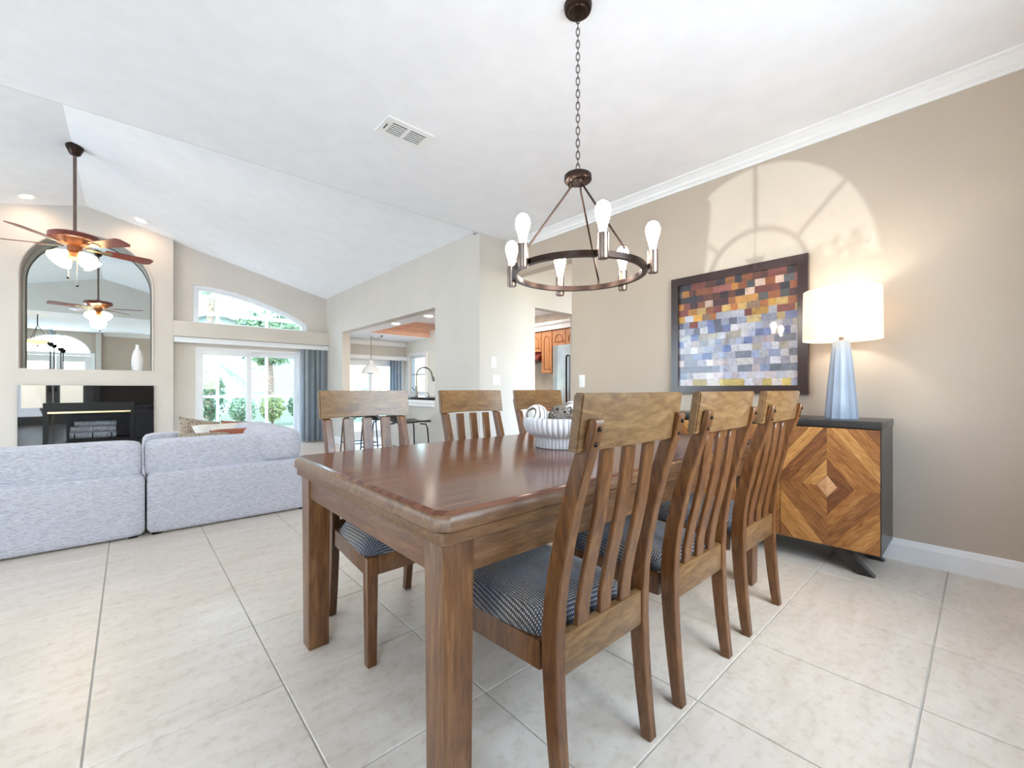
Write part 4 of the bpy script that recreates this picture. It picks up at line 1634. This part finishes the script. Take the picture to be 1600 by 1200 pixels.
tube('spout', [(3.22, 5.18, .9405), (3.22, 5.18, 1.06), (3.235, 5.165, 1.12), (3.255, 5.14, 1.15), (3.272, 5.12, 1.14), (3.28, 5.11, 1.115)], .005, M['chrome'], t, 8)
lathe('base', [(.001, 0), (.018, 0), (.018, .01), (.008, .03), (.001, .03)], M['chrome'], t, 12, (3.22, 5.18, .9405))
t = thing('soap_pump', (3.22, 5.38, .94), 'small soap pump between the kitchen faucet and the water tap', 'dispenser')
lathe('body', [(.001, 0), (.016, 0), (.014, .03), (.007, .034), (.007, .055), (.001, .055)], M['chrome'], t, 12, (3.22, 5.38, .9405))
tube('nozzle', [(3.22, 5.38, .992), (3.22, 5.42, 1.0), (3.22, 5.44, .99)], .005, M['chrome'], t, 6)


def stool(x, y, label):
    t = thing('bar_stool', (x, y, 0), label, 'stool', 'black bar stools at the half wall')
    n, m = 10, 12
    # one bent shell: seat and low back
    v, f = [], []
    prof = [(.22, .640), (.20, .652), (.10, .648), (-.02, .640), (-.12, .640), (-.18, .652), (-.215, .69), (-.235, .75), (-.245, .80)]
    for th in (0, -.014):
        for px, pz in prof:
            hw = .20 if px > -.1 else .19
            for j in range(m + 1):
                b = -1 + 2 * j / m
                lift = .018 * b * b + (.0 if px > -.2 else 0)
                fwd = .05 * b * b if px < -.15 else 0
                v.append((x + px + fwd + (th if px < -.19 else 0), y + b * hw, pz + lift + (th if px > -.19 else 0)))
    k = len(prof) * (m + 1)
    for s in (0, 1):
        for i in range(len(prof) - 1):
            for j in range(m):
                q = (i * (m + 1) + j, (i + 1) * (m + 1) + j, (i + 1) * (m + 1) + j + 1, i * (m + 1) + j + 1)
                f.append(tuple(z + s * k for z in q))
    rim = [j for j in range(m + 1)] + [i * (m + 1) + m for i in range(1, len(prof))] + [(len(prof) - 1) * (m + 1) + j for j in range(m - 1, -1, -1)] + [i * (m + 1) for i in range(len(prof) - 2, 0, -1)]
    for i in range(len(rim)):
        a, b = rim[i], rim[(i + 1) % len(rim)]
        f.append((a, b, b + k, a + k))
    mk('seat_shell', v, f, M['black_seat'], t, True)
    for sx in (1, -1):
        for sy in (1, -1):
            tube('leg', [(x + sx * .11, y + sy * .12, .622), (x + sx * .17, y + sy * .16, .615), (x + sx * .185, y + sy * .172, .56), (x + sx * .215, y + sy * .20, 0)], .009, M['black_metal'], t, 7)
    q = [(x + sx * .197, y + sy * .182, .25) for sx, sy in ((1, 1), (1, -1), (-1, -1), (-1, 1))]
    tube('footrest', q, .007, M['black_metal'], t, 6, True)


stool(2.60, 4.85, 'black bar stool nearest the jog wall, seen between the two left chairs')
stool(2.60, 5.62, 'middle black bar stool, seen through the slats of the leftmost dining chair')
stool(2.60, 6.35, 'black bar stool farthest from the jog wall, behind the leftmost dining chair')

for x, y, l in ((3.27, 6.50, 'lit recessed light in the kitchen soffit, left of two'), (3.30, 5.50, 'lit recessed light in the kitchen soffit, right of two')):
    t = downlight(x, y, l, 0, 0, 'recessed lights in the kitchen soffit', ZO + .002)
lamp('kitchen_light', 'AREA', (4.6, 6.0, 2.44), 26, (1, .9, .8), aim=(0, 0, -1), shape='RECTANGLE', size=1.2, size_y=2.0)

# nook pendant
px_, py_ = 3.62, 8.26
t = thing('pendant_lamp', (px_, py_, ZO), 'white dome pendant lamp hanging on a swagged cord in the breakfast nook', 'pendant')
lathe('dome', [(.185, 0), (.185, .008), (.165, .06), (.13, .12), (.085, .165), (.042, .19), (.038, .25), (.02, .27), (.015, .268), (.03, .245), (.035, .185), (.08, .158), (.125, .113), (.16, .055), (.18, 0)], M['ceramic'], t, 30, (px_, py_, 1.37))
tube('cord', [(px_, py_, 1.635), (px_, py_, ZO - .03)], .007, M['pewter'], t, 6)
tube('swag', [(px_, py_, ZO - .03), (px_ + .07, py_ - .03, ZO - .075), (px_ + .15, py_ - .07, ZO - .06), (px_ + .19, py_ - .09, ZO - .02)], .006, M['pewter'], t, 6)
lathe('hook', [(.001, -.02), (.022, -.02), (.022, 0), (.001, 0)], M['pewter'], t, 10, (px_ + .19, py_ - .09, ZO + .002))


def arch_door(yl, yh, zl, zh, x, parent):
    """oak door with a cathedral raised panel, facing -X"""
    m_ = .055
    yc, hw = (yl + yh) / 2, (yh - yl) / 2 - m_
    sp = zh - m_ - .10
    pan = [(yl + m_, zl + m_), (yh - m_, zl + m_), (yh - m_, sp)] + [(yc + hw * math.cos(a), sp + (.085 * math.sin(a) ** 1.5 if 0 < a < PI else 0)) for a in [PI * k / 12 for k in range(1, 12)]] + [(yl + m_, sp)]
    d = slab('door', rect(yl, zl, yh, zh), [pan], 'X', x - .02, x - .001, M['oak'], parent)
    slab('raised_panel', inset(pan, .012), [], 'X', x - .017, x - .002, M['oak'], d)
    slab('panel_back', inset(pan, .001), [], 'X', x - .004, x - .0012, M['hood'], d)
    v, f = spherevf((x - .028, yl + .03, zl + .06), .011, 8, 6)
    mk('knob', v, f, M['chrome'], d, 'all')


def cabinet(y0, y1, z0, z1, x, label, doors=1):
    t = thing('wall_cabinet', ((x + 5.86) / 2, (y0 + y1) / 2, z0), label, 'cabinet', 'oak wall cabinets in the kitchen')
    box('body', (x, y0, z0), (5.855, y1, z1), M['oak'], t)
    for k in range(doors):
        a, b = y0 + (y1 - y0) * k / doors + .006, y0 + (y1 - y0) * (k + 1) / doors - .006
        arch_door(a, b, z0 + .006, z1 - .012, x, t)


cabinet(5.305, 5.99, 1.72, 2.08, 5.50, 'short oak wall cabinet above the range hood', 2)
cabinet(5.045, 5.30, 1.335, 2.08, 5.50, 'tall narrow oak wall cabinet with arched door left of the refrigerator')
cabinet(4.12, 5.04, 1.80, 2.08, 5.50, 'short oak wall cabinet with arched doors above the refrigerator', 3)
t = thing('range_hood', (5.65, 5.65, 1.56), 'dark red range hood under the short oak cabinet', 'range hood')
slab('canopy', [(5.40, 1.56), (5.85, 1.56), (5.85, 1.71), (5.52, 1.71), (5.40, 1.60)], [], 'Y', 5.312, 5.98, M['hood'], t)
box('filter', (5.43, 5.34, 1.553), (5.82, 5.95, 1.5595), M['black_metal'], t)
t = thing('refrigerator', (5.45, 4.38, 0), 'stainless steel refrigerator with bowed door beyond the kitchen doorway', 'refrigerator')
box('cabinet_body', (5.22, 4.04, .02), (5.85, 4.72, 1.75), M['fridge_side'], t)
bow = [(5.215, 4.04), (5.215, 4.72), (5.15, 4.72), (5.135, 4.70), (5.115, 4.56), (5.108, 4.38), (5.115, 4.20), (5.135, 4.06), (5.15, 4.04)]
slab('freezer_door', bow, [], 'Z', .03, .60, M['steel'], t, smooth=True)
dr = slab('door', bow, [], 'Z', .61, 1.76, M['steel'], t, smooth=True)
tube('handle', [(5.12, 4.36, .78), (5.07, 4.36, .80), (5.065, 4.36, 1.1), (5.065, 4.36, 1.5), (5.07, 4.36, 1.57), (5.12, 4.36, 1.59)], .013, M['black_metal'], dr, 8)
t = thing('base_cabinet', (5.6, 5.5, 0), 'oak base cabinet with black worktop left of the refrigerator', 'cabinet')
box('body', (5.28, 4.88, 0), (5.855, 7.0, .88), M['oak'], t)
box('worktop', (5.25, 4.875, .8805), (5.855, 7.02, .915), M['granite'], t, bev=.004)

# foyer pendant seen in the mirror
t = thing('foyer_pendant', (-1.64, 3.2, ZC), 'amber glass bowl pendant reflected at the left edge of the mirror', 'pendant')
lathe('bowl', [(.001, 0), (.06, .01), (.16, .05), (.22, .11), (.215, .11), (.15, .06), (.001, .02)], M['amber'], t, 26, (-1.64, 3.2, 2.12))
lathe('finial', [(.001, -.05), (.015, -.04), (.02, -.02), (.008, -.001), (.001, -.001)], M['bronze'], t, 12, (-1.64, 3.2, 2.12))
for k in range(3):
    a = 2 * PI * k / 3
    tube('stem', [(-1.64 + .2 * math.cos(a), 3.2 + .2 * math.sin(a), 2.225), (-1.64, 3.2, 2.60)], .006, M['bronze'], t, 6)
tube('rod', [(-1.64, 3.2, 2.59), (-1.64, 3.2, ZC - .001)], .01, M['bronze'], t, 8)

# ================================================================== OUTDOORS
struct(slab('ground', rect(-12, 9.3, 16, 30), [], 'Z', -.12, -.06, M['lawn']))
struct(slab('patio', rect(-2.5, 9.25, 7.5, 13.6), [], 'Z', -.058, -.02, M['paver']))
cg = thing('pool_cage', (2.5, 13.4, -.02), 'white aluminium pool screen cage outside the patio door', 'screen cage')
YC = 13.4
for x in (-2.2, -.7, .8, 1.72, 2.85, 4.4, 5.9, 7.2):
    box('post', (x - .03, YC - .05, -.02), (x + .03, YC + .05, 3.0), M['cage'], cg)
box('rail', (-2.2, YC - .045, .82), (7.2, YC + .045, .89), M['cage'], cg)
box('rail', (-2.2, YC - .045, 2.95), (7.2, YC + .045, 3.05), M['cage'], cg)
for x in (-.7, .8, 1.72, 2.85, 4.4, 5.9):
    tube('roof_beam', [(x, YC, 3.02), (x, YC - 1.3, 4.0), (x, 9.7, 4.0)], .05, M['cage'], cg, 6)
for y in (12.1, 10.9, 9.8):
    tube('purlin', [(-2.2, y, 4.0), (7.2, y, 4.0)], .05, M['cage'], cg, 6)
for x0_, x1_ in ((-.7, .8), (.8, 2.85), (2.85, 4.4)):
    tube('brace', [(x0_, YC, 3.02), (x1_, 12.1, 4.0)], .04, M['cage'], cg, 6)
    tube('brace', [(x1_, YC, 3.02), (x0_, 12.1, 4.0)], .04, M['cage'], cg, 6)


def leaves(c, rx, ry, rz, n, size, seed):
    rng = random.Random(seed)
    v, f = [], []
    for k in range(n):
        d = Vector((rng.gauss(0, 1), rng.gauss(0, 1), rng.gauss(0, 1))).normalized() * rng.uniform(.5, .95)
        p = Vector((c[0] + d.x * rx, c[1] + d.y * ry, c[2] + d.z * rz))
        a = Vector((rng.gauss(0, 1), rng.gauss(0, 1), rng.gauss(0, 1) + .3)).normalized()
        b = a.orthogonal().normalized()
        s = size * rng.uniform(.6, 1.3)
        i = len(v)
        v += [p - a * s, p + b * s * .45, p + a * s, p - b * s * .45]
        f.append((i, i + 1, i + 2, i + 3))
    return v, f


def shrub(x, y, r, h, mat, label, seed, group='shrubs along the pool cage'):
    t = thing('garden_shrub', (x, y, -.06), label, 'shrub', group)
    v, f = leaves((x, y, h * .55), r, r, h * .5, 520, .075, seed)
    o = mk('foliage', v, f, mat, t, fix=False)
    o['kind'] = 'stuff'
    tube('stem', [(x, y, -.06), (x + .02, y, h * .6)], .03, M['bark'], t, 6)


shrub(1.68, 14.3, .38, 1.5, M['leaf'], 'tall green shrub right of the palm trunk beyond the patio door', 1)
shrub(2.47, 14.4, .38, .85, M['leaf2'], 'low pale green shrub at the middle of the patio door', 2)
shrub(3.25, 14.5, .38, .9, M['leaf3'], 'yellow green shrub seen through the right panel of the patio door', 3)
shrub(4.05, 14.6, .38, .95, M['leaf'], 'green shrub seen at the right edge of the patio door', 4)
shrub(.80, 14.2, .40, .9, M['leaf2'], 'pale green shrub seen at the left edge of the patio door', 5)
shrub(6.2, 14.5, .6, 1.3, M['leaf2'], 'bright green shrub seen through the breakfast nook door', 6)
shrub(7.5, 14.7, .6, 1.1, M['leaf'], 'darker green shrub at the right of the breakfast nook door', 8)


def palm(x, y, h, label, seed, mat):
    t = thing('palm_tree', (x, y, -.06), label, 'tree', 'trees beyond the pool cage')
    tube('trunk', [(x, y, -.06), (x + .04, y, h * .3), (x + .02, y, h * .65), (x + .08, y, h)], [.16, .12, .11, .13], M['bark'], t, 12)
    rng = random.Random(seed)
    for k in range(16):
        a = 2 * PI * k / 16 + rng.uniform(-.15, .15)
        e = rng.uniform(.1, .9)
        L = 1.5
        mb = MB()
        pts = []
        for i in range(8):
            u = i / 7
            r = L * u * math.cos(e * .6)
            pts.append(Vector((x + .08 + r * math.cos(a), y + r * math.sin(a), h + L * (u * math.sin(e) - u * u * .75))))
        mb.add(*tubevf(pts, .012, 4))
        sd = Vector((-math.sin(a), math.cos(a), 0))
        for i in range(1, 24):
            u = i / 24
            p = pts[min(int(u * 7), 6)].lerp(pts[min(int(u * 7) + 1, 7)], u * 7 - int(u * 7))
            for s in (1, -1):
                tip = p + sd * s * .30 * (1 - .5 * u) + Vector((math.cos(a) * .18, math.sin(a) * .18, -.12))
                mb.add([p, p + Vector((0, 0, .02)), tip], [(0, 1, 2)])
        mb.go('frond', mat, t, fix=False)


palm(1.42, 16.3, 1.9, 'short palm with a rough trunk seen through the left panel of the patio door', 4, M['leaf2'])
palm(2.2, 19.2, 4.6, 'tall palm whose fronds show through the eyebrow window', 9, M['leaf2'])


def tree(x, y, h, r, label, seed, mat):
    t = thing('leafy_tree', (x, y, -.06), label, 'tree', 'trees beyond the pool cage')
    v, f = leaves((x, y, h - r * .7), r, r, r * .9, 1300, .12, seed)
    o = mk('foliage', v, f, mat, t, fix=False)
    o['kind'] = 'stuff'
    tube('trunk', [(x, y, -.06), (x + .05, y, h * .4), (x - .03, y, h - r)], [.14, .11, .08], M['bark'], t, 8)


tree(3.7, 17.0, 3.7, 1.2, 'green leafy tree seen through the right panel of the patio door', 21, M['leaf'])
tree(5.6, 19.0, 4.4, 1.5, 'pale leafy tree at the right of the eyebrow window', 22, M['leaf2'])
tree(-.2, 18.5, 3.8, 1.3, 'pale green tree at the left of the eyebrow window', 23, M['leaf2'])

t = thing('neighbour_house', (3.0, 22.5, -.06), 'pale blue neighbouring house with grey roof beyond the garden', 'house')
slab('wall', [(-3, -.06), (8.5, -.06), (8.5, 2.6), (2.75, 4.2), (-3, 2.6)], [], 'Y', 22, 22.3, M['blue_house'], t)
for s in (-1, 1):
    xa, xb = (-3.4, 2.75) if s < 0 else (8.9, 2.75)
    slab('roof', [(xa, 2.42), (xb, 4.2), (xb, 4.4), (xa, 2.62)], [], 'Y', 21.6, 28, M['roof'], t)
slab('window', rect(3.6, .9, 5.0, 2.1), [rect(3.7, 1.0, 4.27, 2.0), rect(4.36, 1.0, 4.9, 2.0)], 'Y', 21.96, 21.999, M['cage'], t)
sun_block = thing('sun_block_wall', (-5.2, 6.1, -.06), 'tall pale wall added out of view to block low sun at the side window', 'wall')
box('panel', (-5.4, 3.4, -.06), (-5.2, 9.2, 3.4), M['nook'], sun_block)  # unseen blocker, added to keep low sun out of the living room
# hedge outside the fanlight (its leaves fringe the sun pattern)
hd = thing('foyer_hedge', (-3.7, 1.1, 0), 'leafy hedge outside the foyer fanlight', 'hedge')
v, f = leaves((-3.7, 1.08, 1.66), .18, .36, .50, 420, .06, 31)
o = mk('foliage', v, f, M['leaf'], hd, fix=False)
o['kind'] = 'stuff'
tube('stem', [(-3.7, 1.1, -.06), (-3.7, 1.1, 1.5)], .03, M['bark'], hd, 6)
